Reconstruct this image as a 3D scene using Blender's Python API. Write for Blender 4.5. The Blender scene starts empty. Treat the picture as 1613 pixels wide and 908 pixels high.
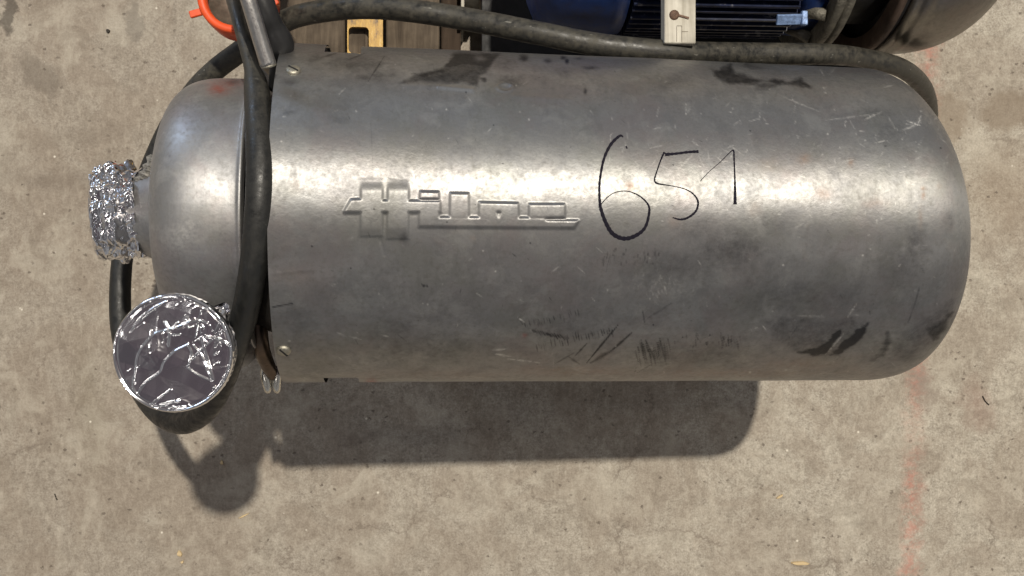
import bpy, math, random
import numpy as np
from mathutils import Vector, Matrix

rng = np.random.default_rng(7)
random.seed(7)
scene = bpy.context.scene

# ---------------------------------------------------------------- camera
TH, FPX, CH = 0.0616, 1518.5, 1.30976          # tilt, focal length in photo pixels, height above floor
cam_d = bpy.data.cameras.new("camera")
cam = bpy.data.objects.new("camera", cam_d)
scene.collection.objects.link(cam)
cam_d.sensor_width = 36.0
cam_d.lens = 36.0 * FPX / 1613.0
cam_d.clip_start = 0.02
cam_d.clip_end = 100.0
cam.location = (0, 0, CH)
cam.rotation_euler = (0, -TH, 0)
scene.camera = cam
scene.render.resolution_x, scene.render.resolution_y = 1024, 576

# ---------------------------------------------------------------- world (dim hall around the pump)
world = bpy.data.worlds.new("World")
scene.world = world
world.use_nodes = True
wn, wl = world.node_tree.nodes, world.node_tree.links
bg = wn["Background"]
tc = wn.new("ShaderNodeTexCoord")
sx = wn.new("ShaderNodeSeparateXYZ")
wl.new(tc.outputs["Generated"], sx.inputs[0])
wr = wn.new("ShaderNodeValToRGB")
wl.new(sx.outputs["Z"], wr.inputs[0])
wr.color_ramp.elements[0].position = 0.0
wr.color_ramp.elements[0].color = (0.50, 0.505, 0.515, 1)
wr.color_ramp.elements[1].position = 1.0
wr.color_ramp.elements[1].color = (0.125, 0.098, 0.115, 1)
e = wr.color_ramp.elements.new(0.55)
e.color = (0.27, 0.265, 0.262, 1)
wn2 = wn.new("ShaderNodeTexNoise")          # vague clutter of the hall all round
wn2.inputs["Scale"].default_value = 5.5
wn2.inputs["Detail"].default_value = 3.0
wl.new(tc.outputs["Generated"], wn2.inputs["Vector"])
wr2 = wn.new("ShaderNodeValToRGB")
wl.new(wn2.outputs["Fac"], wr2.inputs[0])
wr2.color_ramp.elements[0].position = .40
wr2.color_ramp.elements[0].color = (.72, .72, .74, 1)
wr2.color_ramp.elements[1].position = .62
wr2.color_ramp.elements[1].color = (1.25, 1.23, 1.20, 1)
wm = wn.new("ShaderNodeMix")
wm.data_type = 'RGBA'
wm.blend_type = 'MULTIPLY'
wm.inputs[0].default_value = 1.0
wl.new(wr.outputs[0], wm.inputs[6])
wl.new(wr2.outputs[0], wm.inputs[7])
wl.new(wm.outputs[2], bg.inputs[0])
bg.inputs[1].default_value = 0.63

# ---------------------------------------------------------------- lamps
LDIR = Vector((-0.140, -0.334, -1.0))


def area(name, loc, target, power, size, color, shape='DISK', size_y=None):
    l = bpy.data.lights.new(name, 'AREA')
    l.energy = power
    l.color = color
    l.shape = shape
    l.size = size
    if size_y:
        l.size_y = size_y
    o = bpy.data.objects.new(name, l)
    o.location = loc
    o.rotation_euler = (Vector(target) - Vector(loc)).to_track_quat('-Z', 'Y').to_euler()
    scene.collection.objects.link(o)
    return o


area("hall_lamp", Vector((0.05, 0, 0.2)) - LDIR * 10.0, (0.05, 0, 0.2), 1240, 0.24, (1.0, 0.925, 0.80))
area("daylight_door", (-4.2, 5.2, 1.9), (0, 0, 0.4), 75, 1.9, (0.60, 0.76, 1.0), 'RECTANGLE', 1.3)
for k, (lx, ly) in enumerate([(-3.2, 1.0), (4.5, -2.0), (-1.8, -4.5), (3.4, 5.5)]):
    area("added_glint_lamp", (lx, ly, 6.0), (lx, ly, 0), 26, 1.5, (1.0, 0.95, 0.88), 'RECTANGLE', 0.22)  # unseen lamps, added so the foil has highlights to reflect

scene.view_settings.view_transform = 'Standard'
scene.view_settings.look = 'None'
scene.view_settings.exposure = 0.0
scene.view_settings.gamma = 1.0
scene.render.engine = 'CYCLES'

# ---------------------------------------------------------------- geometry helpers
C0 = np.array([0, 0, CH])
CD = np.array([math.sin(TH), 0, -math.cos(TH)])
CR = np.array([math.cos(TH), 0, math.sin(TH)])
CU = np.array([0, 1.0, 0])


def ray(px, py):
    return (px - 806.5) / FPX * CR + (454 - py) / FPX * CU + CD


def at(px, py, h):
    """world point at height h measured from the photograph"""
    k = ray(px, py)
    return C0 + k * ((h - CH) / k[2])


def project(P):
    v = P - C0
    z = v @ CD
    return 806.5 + FPX * (v @ CR) / z, 454 - FPX * (v @ CU) / z


def link(name, me, mat, parent=None):
    o = bpy.data.objects.new(name, me)
    scene.collection.objects.link(o)
    if mat is not None and not me.materials:
        me.materials.append(mat)
    if parent is not None:
        o.parent = parent
    return o


def wloc(o):
    p = Vector(o.location)
    while o.parent:
        o = o.parent
        p += Vector(o.location)
    return p


def mesh(name, verts, faces, mat, parent=None, smooth=True, origin=None):
    """verts in world coordinates; the object's origin goes to `origin` (or the parent's base)"""
    v = np.asarray(verts, dtype=float)
    base = np.array(wloc(parent)) if parent is not None else np.zeros(3)
    org = np.array(origin) if origin is not None else base
    me = bpy.data.meshes.new(name)
    me.from_pydata((v - org).tolist(), [], [tuple(int(i) for i in f) for f in faces])
    me.update()
    if smooth:
        me.shade_smooth()
    o = link(name, me, mat, parent)
    o.location = Vector(org - base)
    return o


def grid_mesh(name, V, mat, parent=None, keep=None, wrap=False):
    """V (n,m,3) world coordinates"""
    n, m, _ = V.shape
    base = np.array(wloc(parent)) if parent is not None else np.zeros(3)
    idx = np.arange(n * m).reshape(n, m)
    if wrap:
        nx = np.roll(idx, -1, axis=1)
        q = np.stack([idx[:-1], nx[:-1], nx[1:], idx[1:]], -1)
    else:
        q = np.stack([idx[:-1, :-1], idx[:-1, 1:], idx[1:, 1:], idx[1:, :-1]], -1)
    if keep is not None:
        q = q[keep]
    q = q.reshape(-1, 4)
    me = bpy.data.meshes.new(name)
    me.vertices.add(n * m)
    me.vertices.foreach_set("co", (V.reshape(-1, 3) - base).astype(np.float32).ravel())
    me.loops.add(len(q) * 4)
    me.loops.foreach_set("vertex_index", q.astype(np.int32).ravel())
    me.polygons.add(len(q))
    me.polygons.foreach_set("loop_start", np.arange(0, len(q) * 4, 4, dtype=np.int32))
    me.polygons.foreach_set("loop_total", np.full(len(q), 4, dtype=np.int32))
    me.update(calc_edges=True)
    me.validate()
    me.shade_smooth()
    return link(name, me, mat, parent)


def empty(name, loc, label, cat, group=None):
    o = bpy.data.objects.new(name, None)
    o.location = Vector(loc)
    o.empty_display_size = 0.05
    scene.collection.objects.link(o)
    tag(o, label, cat, group)
    return o


def tag(o, label=None, cat=None, group=None, kind=None):
    if label:
        o["label"] = label
    if cat:
        o["category"] = cat
    if group:
        o["group"] = group
    if kind:
        o["kind"] = kind
    return o


def catmull(P, n=10):
    P = np.asarray(P, float)
    Q = np.vstack([2 * P[0] - P[1], P, 2 * P[-1] - P[-2]])
    out = []
    for i in range(1, len(Q) - 2):
        p0, p1, p2, p3 = Q[i - 1], Q[i], Q[i + 1], Q[i + 2]
        for t in np.arange(n) / n:
            out.append(0.5 * ((2 * p1) + (-p0 + p2) * t + (2 * p0 - 5 * p1 + 4 * p2 - p3) * t * t + (-p0 + 3 * p1 - 3 * p2 + p3) * t ** 3))
    out.append(P[-1])
    return np.array(out)


def tube_geo(P, R, n=16, cap=True, squash=None):
    P = np.asarray(P, float)
    T = np.gradient(P, axis=0)
    T /= np.linalg.norm(T, axis=1)[:, None]
    up = np.array([0, 0, 1.0])
    if abs(T[0] @ up) > 0.95:
        up = np.array([0, 1.0, 0])
    N = []
    nrm = np.cross(T[0], up)
    nrm /= np.linalg.norm(nrm)
    for t in T:
        nrm = nrm - (nrm @ t) * t
        nrm /= np.linalg.norm(nrm)
        N.append(nrm.copy())
    N = np.array(N)
    B = np.cross(T, N)
    R = np.broadcast_to(R, (len(P),))
    a = np.arange(n) * 2 * np.pi / n
    V = P[:, None] + R[:, None, None] * (np.cos(a)[None, :, None] * N[:, None] + np.sin(a)[None, :, None] * B[:, None])
    verts = V.reshape(-1, 3)
    faces = []
    for i in range(len(P) - 1):
        for j in range(n):
            k = (j + 1) % n
            faces.append((i * n + j, i * n + k, (i + 1) * n + k, (i + 1) * n + j))
    if cap:
        faces.append(tuple(range(n - 1, -1, -1)))
        faces.append(tuple((len(P) - 1) * n + j for j in range(n)))
    return verts, faces


class MB:
    def __init__(s):
        s.v, s.f = [], []

    def add(s, verts, faces):
        o = len(s.v)
        s.v.extend([list(map(float, p)) for p in verts])
        s.f.extend([tuple(int(i) + o for i in f) for f in faces])
        return s

    def tube(s, P, R, n=16, cap=True):
        return s.add(*tube_geo(P, R, n, cap))

    def box(s, c, sx, sy, sz, rot=None, bev=0.0):
        """bevelled box: octagonal profile on every edge (24 corner verts)"""
        hx, hy, hz = sx / 2, sy / 2, sz / 2
        b = min(bev, hx * .9, hy * .9, hz * .9)
        M = rot if rot is not None else Matrix.Identity(3)
        if b <= 0:
            P = [(x, y, z) for x in (-hx, hx) for y in (-hy, hy) for z in (-hz, hz)]
            F = [(0, 1, 3, 2), (4, 6, 7, 5), (0, 4, 5, 1), (2, 3, 7, 6), (0, 2, 6, 4), (1, 5, 7, 3)]
        else:
            P, ix = [], {}
            for X in (-1, 1):
                for Y in (-1, 1):
                    for Z in (-1, 1):
                        for ax in range(3):
                            q = [X * (hx - b), Y * (hy - b), Z * (hz - b)]
                            q[ax] = (X * hx, Y * hy, Z * hz)[ax]
                            ix[(X, Y, Z, ax)] = len(P)
                            P.append(tuple(q))
            F = []
            for ax in range(3):
                o1, o2 = [a for a in range(3) if a != ax]
                for sg in (-1, 1):
                    cs = []
                    for (a1, a2) in ((-1, -1), (1, -1), (1, 1), (-1, 1)):
                        k = [0, 0, 0]
                        k[ax], k[o1], k[o2] = sg, a1, a2
                        cs.append(ix[tuple(k) + (ax,)])
                    F.append(tuple(cs) if (sg > 0) == (ax != 1) else tuple(cs[::-1]))
            for ax in range(3):
                o1, o2 = [a for a in range(3) if a != ax]
                for s1 in (-1, 1):
                    for s2 in (-1, 1):
                        k1, k2 = [0, 0, 0], [0, 0, 0]
                        k1[ax], k2[ax] = -1, 1
                        for k in (k1, k2):
                            k[o1], k[o2] = s1, s2
                        F.append((ix[tuple(k1) + (o1,)], ix[tuple(k2) + (o1,)], ix[tuple(k2) + (o2,)], ix[tuple(k1) + (o2,)]))
            for X in (-1, 1):
                for Y in (-1, 1):
                    for Z in (-1, 1):
                        F.append(tuple(ix[(X, Y, Z, a)] for a in range(3)))
        c = Vector(c)
        return s.add([c + M @ Vector(p) for p in P], F)

    def build(s, name, mat, parent=None, smooth=False, origin=None):
        o = mesh(name, s.v, s.f, mat, parent, smooth, origin)
        # make face directions consistent
        import bmesh
        bm = bmesh.new()
        bm.from_mesh(o.data)
        bmesh.ops.recalc_face_normals(bm, faces=bm.faces)
        bm.to_mesh(o.data)
        bm.free()
        if smooth:
            o.data.shade_smooth()
        return o


class Frame:
    """axis frame: point(u, phi, r): phi 0 = up, positive towards the photographer's side (-y)"""
    def __init__(s, A, X):
        s.A = np.array(A, float)
        s.X = np.array(X, float) / np.linalg.norm(X)
        Y = np.cross([0, 0, 1.0], s.X)
        s.Y = Y / np.linalg.norm(Y)
        s.Z = np.cross(s.X, s.Y)

    def pt(s, u, phi, r):
        u, phi, r = np.broadcast_arrays(u, phi, r)
        return s.A + u[..., None] * s.X + r[..., None] * (np.cos(phi)[..., None] * s.Z - np.sin(phi)[..., None] * s.Y)

    def revolve(s, name, prof, mat, parent, n=96, jitter=None):
        prof = np.asarray(prof, float)
        ph = np.arange(n) * 2 * np.pi / n
        U, PH = np.meshgrid(prof[:, 0], ph, indexing='ij')
        R = np.broadcast_to(prof[:, 1][:, None], U.shape).copy()
        if jitter is not None:
            R = R + jitter(U, PH)
        return grid_mesh(name, s.pt(U, PH, R), mat, parent, wrap=True)


def wobble(x, y, scale, octaves=3, seed=1):
    """cheap smooth noise: a sum of randomly turned sine waves"""
    g = np.random.default_rng(seed)
    out = np.zeros_like(x)
    amp = 1.0
    for o in range(octaves):
        for k in range(6):
            a, p = g.random() * 2 * np.pi, g.random() * 2 * np.pi
            f = scale * 2 ** o * (0.6 + 0.8 * g.random())
            out += amp / 6 * np.sin((x * math.cos(a) + y * math.sin(a)) * f + p + 1.3 * np.sin((x * math.sin(a) - y * math.cos(a)) * f * .7 + 2 * p))
        amp *= .55
    return out


def poly_sd(px, py, poly):
    """signed distance, positive inside"""
    poly = np.asarray(poly, float)
    d = np.full(px.shape, 1e9)
    ins = np.zeros(px.shape, bool)
    n = len(poly)
    for i in range(n):
        x0, y0 = poly[i]
        x1, y1 = poly[(i + 1) % n]
        ex, ey = x1 - x0, y1 - y0
        t = np.clip(((px - x0) * ex + (py - y0) * ey) / (ex * ex + ey * ey + 1e-9), 0, 1)
        d = np.minimum(d, np.hypot(px - x0 - t * ex, py - y0 - t * ey))
        c = ((y0 > py) != (y1 > py)) & (px < (x1 - x0) * (py - y0) / ((y1 - y0) if abs(y1 - y0) > 1e-9 else 1e-9) + x0)
        ins ^= c
    return np.where(ins, d, -d)


def sstep(a, b, x):
    t = np.clip((x - a) / (b - a), 0, 1)
    return t * t * (3 - 2 * t)


# ---------------------------------------------------------------- material helpers
class NT:
    def __init__(s, name):
        s.m = bpy.data.materials.new(name)
        s.m.use_nodes = True
        s.n, s.l = s.m.node_tree.nodes, s.m.node_tree.links
        s.b = s.n["Principled BSDF"]
        t = s.n.new("ShaderNodeTexCoord")
        s.obj = t.outputs["Object"]

    def noise(s, scale, detail=4, rough=.55, vec=None, out="Fac", dist=0):
        t = s.n.new("ShaderNodeTexNoise")
        t.inputs["Scale"].default_value = scale
        t.inputs["Detail"].default_value = detail
        t.inputs["Roughness"].default_value = rough
        t.inputs["Distortion"].default_value = dist
        s.l.new(vec or s.obj, t.inputs["Vector"])
        return t.outputs[out]

    def voronoi(s, scale, feature='F1', vec=None, out="Distance", rnd=1.0):
        t = s.n.new("ShaderNodeTexVoronoi")
        t.feature = feature
        t.inputs["Scale"].default_value = scale
        t.inputs["Randomness"].default_value = rnd
        s.l.new(vec or s.obj, t.inputs["Vector"])
        return t.outputs[out]

    def mapping(s, scale=(1, 1, 1), rot=(0, 0, 0), loc=(0, 0, 0), vec=None):
        t = s.n.new("ShaderNodeMapping")
        t.inputs["Scale"].default_value = scale
        t.inputs["Rotation"].default_value = rot
        t.inputs["Location"].default_value = loc
        s.l.new(vec or s.obj, t.inputs["Vector"])
        return t.outputs[0]

    def ramp(s, fac, stops):
        t = s.n.new("ShaderNodeValToRGB")
        s.l.new(fac, t.inputs[0])
        el = t.color_ramp.elements
        while len(el) < len(stops):
            el.new(0.5)
        for k, (p, c) in enumerate(stops):
            el[k].position = p
            el[k].color = (c, c, c, 1) if not isinstance(c, tuple) else tuple(c) + (1,)
        return t.outputs[0]

    def mix(s, fac, a, b, mode='MIX'):
        t = s.n.new("ShaderNodeMix")
        t.data_type = 'RGBA'
        t.blend_type = mode
        for k, v in ((0, fac), (6, a), (7, b)):
            if hasattr(v, "links") or isinstance(v, bpy.types.NodeSocket):
                s.l.new(v, t.inputs[k])
            elif k == 0:
                t.inputs[0].default_value = v
            else:
                t.inputs[k].default_value = tuple(v) + (1,)
        return t.outputs[2]

    def math(s, op, a, b=0.0, c=None, clamp=False):
        t = s.n.new("ShaderNodeMath")
        t.operation = op
        t.use_clamp = clamp
        for k, v in ((0, a), (1, b), (2, c)):
            if v is None:
                continue
            if isinstance(v, bpy.types.NodeSocket):
                s.l.new(v, t.inputs[k])
            else:
                t.inputs[k].default_value = v
        return t.outputs[0]

    def attr(s, name):
        t = s.n.new("ShaderNodeAttribute")
        t.attribute_name = name
        sp = s.n.new("ShaderNodeSeparateColor")
        s.l.new(t.outputs["Color"], sp.inputs[0])
        return sp.outputs

    def bump(s, h, strength=.3, dist=.001, normal=None):
        t = s.n.new("ShaderNodeBump")
        t.inputs["Strength"].default_value = strength
        t.inputs["Distance"].default_value = dist
        s.l.new(h, t.inputs["Height"])
        if normal:
            s.l.new(normal, t.inputs["Normal"])
        s.l.new(t.outputs[0], s.b.inputs["Normal"])
        return t.outputs[0]

    def set(s, **k):
        for key, v in k.items():
            key = {"color": "Base Color", "rough": "Roughness", "metal": "Metallic", "aniso": "Anisotropic", "spec": "Specular IOR Level", "alpha": "Alpha"}[key]
            if isinstance(v, bpy.types.NodeSocket):
                s.l.new(v, s.b.inputs[key])
            elif key == "Base Color":
                s.b.inputs[key].default_value = tuple(v) + (1,)
            else:
                s.b.inputs[key].default_value = v
        return s


# ---- concrete floor
def mat_concrete():
    t = NT("concrete")
    fine = t.noise(360, 3, .75)
    mid = t.noise(120, 6, .72, dist=.3)
    big = t.noise(9, 6, .68, dist=.8)
    col = t.ramp(mid, [(.36, (.205, .180, .145)), (.5, (.375, .338, .280)), (.64, (.53, .488, .412))])
    col = t.mix(.45, col, t.ramp(fine, [(.36, (.19, .165, .135)), (.50, (.375, .338, .282)), (.63, (.58, .54, .47))]))
    # left half tinted dark in place of lamp falloff, plus worn patches
    sp = t.n.new("ShaderNodeSeparateXYZ")
    t.l.new(t.obj, sp.inputs[0])
    X, Y = sp.outputs[0], sp.outputs[1]
    left = t.math('MULTIPLY_ADD', X, -0.9, 0.46, clamp=True)
    lf = t.math('MULTIPLY', left, 0.46)
    col = t.mix(lf, col, (.175, .135, .105))
    blot = t.ramp(big, [(.44, 0.0), (.56, 1.0)])
    col = t.mix(t.math('MULTIPLY', blot, .42), col, (.235, .188, .145))
    pale = t.ramp(t.noise(13, 6, .7, vec=t.mapping(loc=(5, 3, 0)), dist=.5), [(.50, 0.0), (.62, 1.0)])
    col = t.mix(t.math('MULTIPLY', pale, .32), col, (.53, .49, .41))
    blot2 = t.ramp(t.noise(27, 6, .7, dist=.6), [(.50, 0.0), (.60, 1.0)])
    col = t.mix(t.math('MULTIPLY', blot2, .27), col, (.15, .12, .09))
    # brushed vertical streaks
    st = t.noise(120, 5, .7, vec=t.mapping((1, .35, 1), (0, 0, .06)))
    col = t.mix(t.math('MULTIPLY', t.ramp(st, [(.5, 0.0), (.66, 1.0)]), .24), col, (.54, .485, .40))
    # stains with a place of their own
    wob = t.noise(38, 4, .65, out="Color")
    wv = t.n.new("ShaderNodeVectorMath")
    wv.operation = 'MULTIPLY_ADD'
    t.l.new(wob, wv.inputs[0])
    wv.inputs[1].default_value = (.05, .05, 0)
    t.l.new(t.obj, wv.inputs[2])

    def spot(px, py, rx, ry, rot, colr, k, soft=.35):
        nonlocal col
        p = at(px, py, 0)
        m = t.n.new("ShaderNodeMapping")
        m.vector_type = 'TEXTURE'
        m.inputs["Location"].default_value = (p[0] + .025, p[1] + .025, 0)
        m.inputs["Rotation"].default_value = (0, 0, rot)
        m.inputs["Scale"].default_value = (rx, ry, 1)
        t.l.new(wv.outputs[0], m.inputs["Vector"])
        ln = t.n.new("ShaderNodeVectorMath")
        ln.operation = 'LENGTH'
        t.l.new(m.outputs[0], ln.inputs[0])
        f = t.ramp(ln.outputs["Value"], [(1 - soft, 1.0), (1.0, 0.0)])
        col = t.mix(t.math('MULTIPLY', f, k), col, colr)
    spot(62, 120, .045, .022, -.7, (.15, .125, .10), .55)
    spot(212, 35, .012, .030, .1, (.17, .15, .125), .5)
    spot(130, 215, .10, .018, .15, (.16, .13, .10), .35, .8)
    spot(105, 285, .16, .02, 0, (.14, .11, .085), .35, .8)
    spot(1490, 190, .035, .05, 0, (.22, .17, .12), .5)
    spot(1590, 175, .05, .035, 0, (.20, .155, .11), .6)
    spot(1580, 300, .07, .09, 0, (.24, .18, .125), .45, .7)
    spot(1450, 605, .022, .045, .5, (.17, .12, .10), .55, .7)
    spot(1540, 640, .03, .05, .3, (.30, .19, .15), .35, .8)
    spot(560, 690, .05, .012, 0, (.13, .10, .085), .35, .8)
    spot(140, 640, .03, .12, .1, (.20, .17, .12), .3, .8)
    spot(15, 20, .012, .03, -.2, (.06, .05, .04), .7)
    # hairline cracks
    ck = t.n.new("ShaderNodeTexVoronoi")
    ck.feature = 'DISTANCE_TO_EDGE'
    ck.inputs["Scale"].default_value = 1.9
    cw = t.n.new("ShaderNodeVectorMath")
    cw.operation = 'MULTIPLY_ADD'
    t.l.new(t.noise(9, 6, .7, out="Color"), cw.inputs[0])
    cw.inputs[1].default_value = (.16, .16, 0)
    t.l.new(t.obj, cw.inputs[2])
    t.l.new(cw.outputs[0], ck.inputs["Vector"])
    crk = t.math('MULTIPLY', t.ramp(ck.outputs["Distance"], [(.0015, 1.0), (.005, 0.0)]), t.ramp(t.noise(11, 3), [(.46, 0.0), (.56, .6)]))
    col = t.mix(crk, col, (.14, .11, .085))
    # worn red paint line running away from the camera on the right
    pr = at(1437, 760, 0)
    pr2 = at(1462, 80, 0)
    slope = (pr2[0] - pr[0]) / (pr2[1] - pr[1])
    line = t.math('SUBTRACT', t.math('SUBTRACT', X, pr[0]), t.math('MULTIPLY', t.math('SUBTRACT', Y, pr[1]), slope))
    line = t.math('ADD', line, t.math('MULTIPLY', t.math('SUBTRACT', t.noise(30, 5, .7), .5), .045))
    lm = t.ramp(t.math('MULTIPLY', t.math('ABSOLUTE', line), 34), [(.10, 1.0), (.75, 0.0)])
    wear = t.ramp(t.noise(70, 6, .78, vec=t.mapping((.8, 1, 1))), [(.42, 0.05), (.58, 1.0)])
    gap = t.ramp(t.noise(5.5, 2, .5), [(.36, .35), (.50, 1.0)])
    col = t.mix(t.math('MULTIPLY', t.math('MULTIPLY', lm, wear), t.math('MULTIPLY', gap, .50)), col, (.52, .20, .15))
    # pits and pale grains
    v = t.voronoi(95)
    sz = t.math('MULTIPLY', t.voronoi(95, out="Color"), 1.0) if False else None
    vc = t.n.new("ShaderNodeTexVoronoi")
    vc.inputs["Scale"].default_value = 100
    t.l.new(t.mapping((1, 1.25, 1), (0, 0, .3)), vc.inputs["Vector"])
    sc = t.n.new("ShaderNodeSeparateColor")
    t.l.new(vc.outputs["Color"], sc.inputs[0])
    has = t.ramp(sc.outputs[0], [(.84, 0.0), (.88, 1.0)])
    pit = t.math('MULTIPLY', t.ramp(t.math('MULTIPLY_ADD', t.math('SUBTRACT', t.noise(420, 3), .5), .75, vc.outputs["Distance"]), [(.14, 1.0), (.28, 0.0)]), has)
    pit = t.math('MULTIPLY', pit, t.ramp(t.noise(12, 3), [(.38, .25), (.52, 1.0)]))
    col = t.mix(t.math('MULTIPLY', pit, .7), col, (.10, .078, .06))
    vg = t.n.new("ShaderNodeTexVoronoi")
    vg.inputs["Scale"].default_value = 40
    t.l.new(t.obj, vg.inputs["Vector"])
    sg = t.n.new("ShaderNodeSeparateColor")
    t.l.new(vg.outputs["Color"], sg.inputs[0])
    gr = t.math('MULTIPLY', t.ramp(vg.outputs["Distance"], [(.04, 1.0), (.08, 0.0)]), t.ramp(sg.outputs[1], [(.84, 0.0), (.86, 1.0)]))
    col = t.mix(t.math('MULTIPLY', gr, .8), col, (.75, .70, .60))
    t.set(color=col, rough=t.ramp(mid, [(.3, .62), (.7, .85)]), spec=.35)
    hgt = t.math('ADD', t.math('MULTIPLY', fine, .5), t.math('SUBTRACT', t.math('MULTIPLY', mid, .9), t.math('MULTIPLY', pit, .9)))
    t.bump(hgt, .5, .0012)
    return t.m


# ---- stainless steel with dirt masks (attribute "marks": r = dark residue, g = pale scratches, b = brown stains and lower-edge bands)
def mat_steel(name, base=(.298, .300, .300), rough=.50, marks=True, grain=1.0, tint=.35, aniso=.72):
    t = NT(name)
    big = t.noise(9, 4, .6)
    pat = t.noise(42, 6, .75, dist=.2)
    fine = t.noise(260, 3, .6)
    col = t.mix(t.ramp(big, [(.38, 0.0), (.62, tint)]), base, (base[0] * .90, base[1] * .80, base[2] * .80))
    col = t.mix(t.ramp(pat, [(.46, 0.0), (.60, .45)]), col, (base[0] * .68, base[1] * .68, base[2] * .70))
    col = t.mix(t.ramp(t.noise(17, 4, .6, vec=t.mapping(loc=(3, 1, 2))), [(.50, 0.0), (.62, .4)]), col, (base[0] * .80, base[1] * .80, base[2] * .72))
    col = t.mix(t.ramp(t.noise(33, 5, .7, vec=t.mapping(loc=(1, 7, 4)), dist=.3), [(.52, 0.0), (.66, .55)]), col, (base[0] * 1.32, base[1] * 1.30, base[2] * 1.26))
    col = t.mix(t.ramp(t.noise(15, 6, .7, vec=t.mapping(loc=(8, 2, 6)), dist=.4), [(.50, 0.0), (.62, .38)]), col, (base[0] * .88, base[1] * .76, base[2] * .76))
    col = t.mix(t.ramp(t.noise(70, 5, .75, vec=t.mapping((1, .5, .5), loc=(2, 2, 1))), [(.52, 0.0), (.66, .26)]), col, (base[0] * .55, base[1] * .55, base[2] * .55))
    col = t.mix(t.math('MULTIPLY', t.math('SUBTRACT', fine, .5), 1.2, clamp=True), col, (.16, .15, .13))
    gr = t.noise(90, 4, .7, vec=t.mapping((6, .25, .25), (0, .084, 0)))
    r = t.math('ADD', t.ramp(pat, [(.38, rough - .03), (.60, rough + .04)]), t.math('MULTIPLY', t.math('SUBTRACT', fine, .5), .24))
    metal = 1.0
    hgt = t.math('ADD', t.math('MULTIPLY', fine, .35 * grain), t.math('MULTIPLY', gr, .25 * grain))
    hgt = t.math('ADD', hgt, t.math('MULTIPLY', pat, .8))
    if marks:
        R, G, B = t.attr("marks")[:3]
        ra = t.n.new("ShaderNodeAttribute")
        ra.attribute_name = "marks"
        RED = ra.outputs["Alpha"]
        rag = t.noise(150, 4, .75)
        dark = t.ramp(t.math('ADD', R, t.math('MULTIPLY', t.math('SUBTRACT', rag, .5), t.math('MULTIPLY', t.ramp(R, [(.02, 0.0), (.3, 1.0)]), .9))), [(.06, 0.0), (.78, 1.0)])
        col = t.mix(t.math('MULTIPLY', dark, .92), col, (.060, .060, .064))
        brown = t.math('MULTIPLY', B, t.ramp(rag, [(.35, .35), (.6, 1.0)]))
        col = t.mix(t.math('MULTIPLY', brown, .8), col, (.24, .13, .07))
        col = t.mix(t.math('MULTIPLY', RED, t.ramp(rag, [(.35, .4), (.6, 1.0)])), col, (.34, .07, .045))
        pale = t.math('MULTIPLY', G, t.ramp(t.noise(320, 3, .7), [(.40, .2), (.6, 1.0)]), clamp=True)
        col = t.mix(t.math('MULTIPLY', pale, .8), col, (.80, .79, .75))
        # thin oxide and handling film over the bare metal; the rubbed-on black stays as glossy as the sheet
        m = t.math('ADD', .86, t.math('MULTIPLY', dark, .14))
        metal = t.math('SUBTRACT', m, t.math('MULTIPLY', pale, .45), clamp=True)
        metal = t.math('SUBTRACT', metal, t.math('MULTIPLY', brown, .5), clamp=True)
    tg = t.n.new("ShaderNodeTangent")
    tg.direction_type = 'RADIAL'
    tg.axis = 'X'
    t.l.new(tg.outputs[0], t.b.inputs["Tangent"])
    t.b.inputs["Anisotropic Rotation"].default_value = .25
    t.set(color=col, rough=r, metal=metal, aniso=aniso)
    t.bump(hgt, .30, .0008)
    return t.m


def mat_plain(name, col, rough=.5, metal=0.0, vary=.3, scale=60, bump=.2, bd=.0006, spec=.5):
    t = NT(name)
    n = t.noise(scale, 5, .65)
    d = tuple(c * (1 - vary) for c in col)
    l = tuple(min(1, c * (1 + vary)) for c in col)
    t.set(color=t.ramp(n, [(.3, d), (.7, l)]), rough=t.ramp(t.noise(scale * 2.3, 3), [(.3, max(.02, rough - .08)), (.7, min(1, rough + .1))]), metal=metal, spec=spec)
    if bump:
        t.bump(t.noise(scale * 4, 3, .6), bump, bd)
    return t.m


def mat_rubber():
    t = NT("black_rubber")
    n = t.noise(110, 6, .78)
    n2 = t.noise(300, 4, .7)
    X = t.n.new("ShaderNodeSeparateXYZ")
    t.l.new(t.obj, X.inputs[0])
    # the run behind the housing is dusty, the loop at the front end is clean
    dusty = t.ramp(t.math('ADD', t.math('MULTIPLY', X.outputs[1], 3.2), t.math('MULTIPLY', X.outputs[0], .4)), [(.30, .12), (.62, 1.0)])
    d = t.math('MULTIPLY', t.ramp(n, [(.38, 0.05), (.66, .75)]), dusty)
    d = t.math('ADD', d, t.math('MULTIPLY', t.ramp(n2, [(.60, 0.0), (.78, .35)]), dusty), clamp=True)
    col = t.mix(d, (.012, .0125, .0125), (.082, .074, .056))
    sc = t.ramp(t.noise(300, 2, .5, vec=t.mapping((.25, 1, 1))), [(.70, 0.0), (.78, .5)])
    col = t.mix(t.math('MULTIPLY', sc, dusty), col, (.34, .33, .29))
    t.set(color=col, rough=t.ramp(n, [(.40, .34), (.62, .66)]), spec=.5)
    t.bump(t.math('ADD', t.math('MULTIPLY', n, .6), t.math('MULTIPLY', n2, .6)), .35, .0009)
    return t.m


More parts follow.
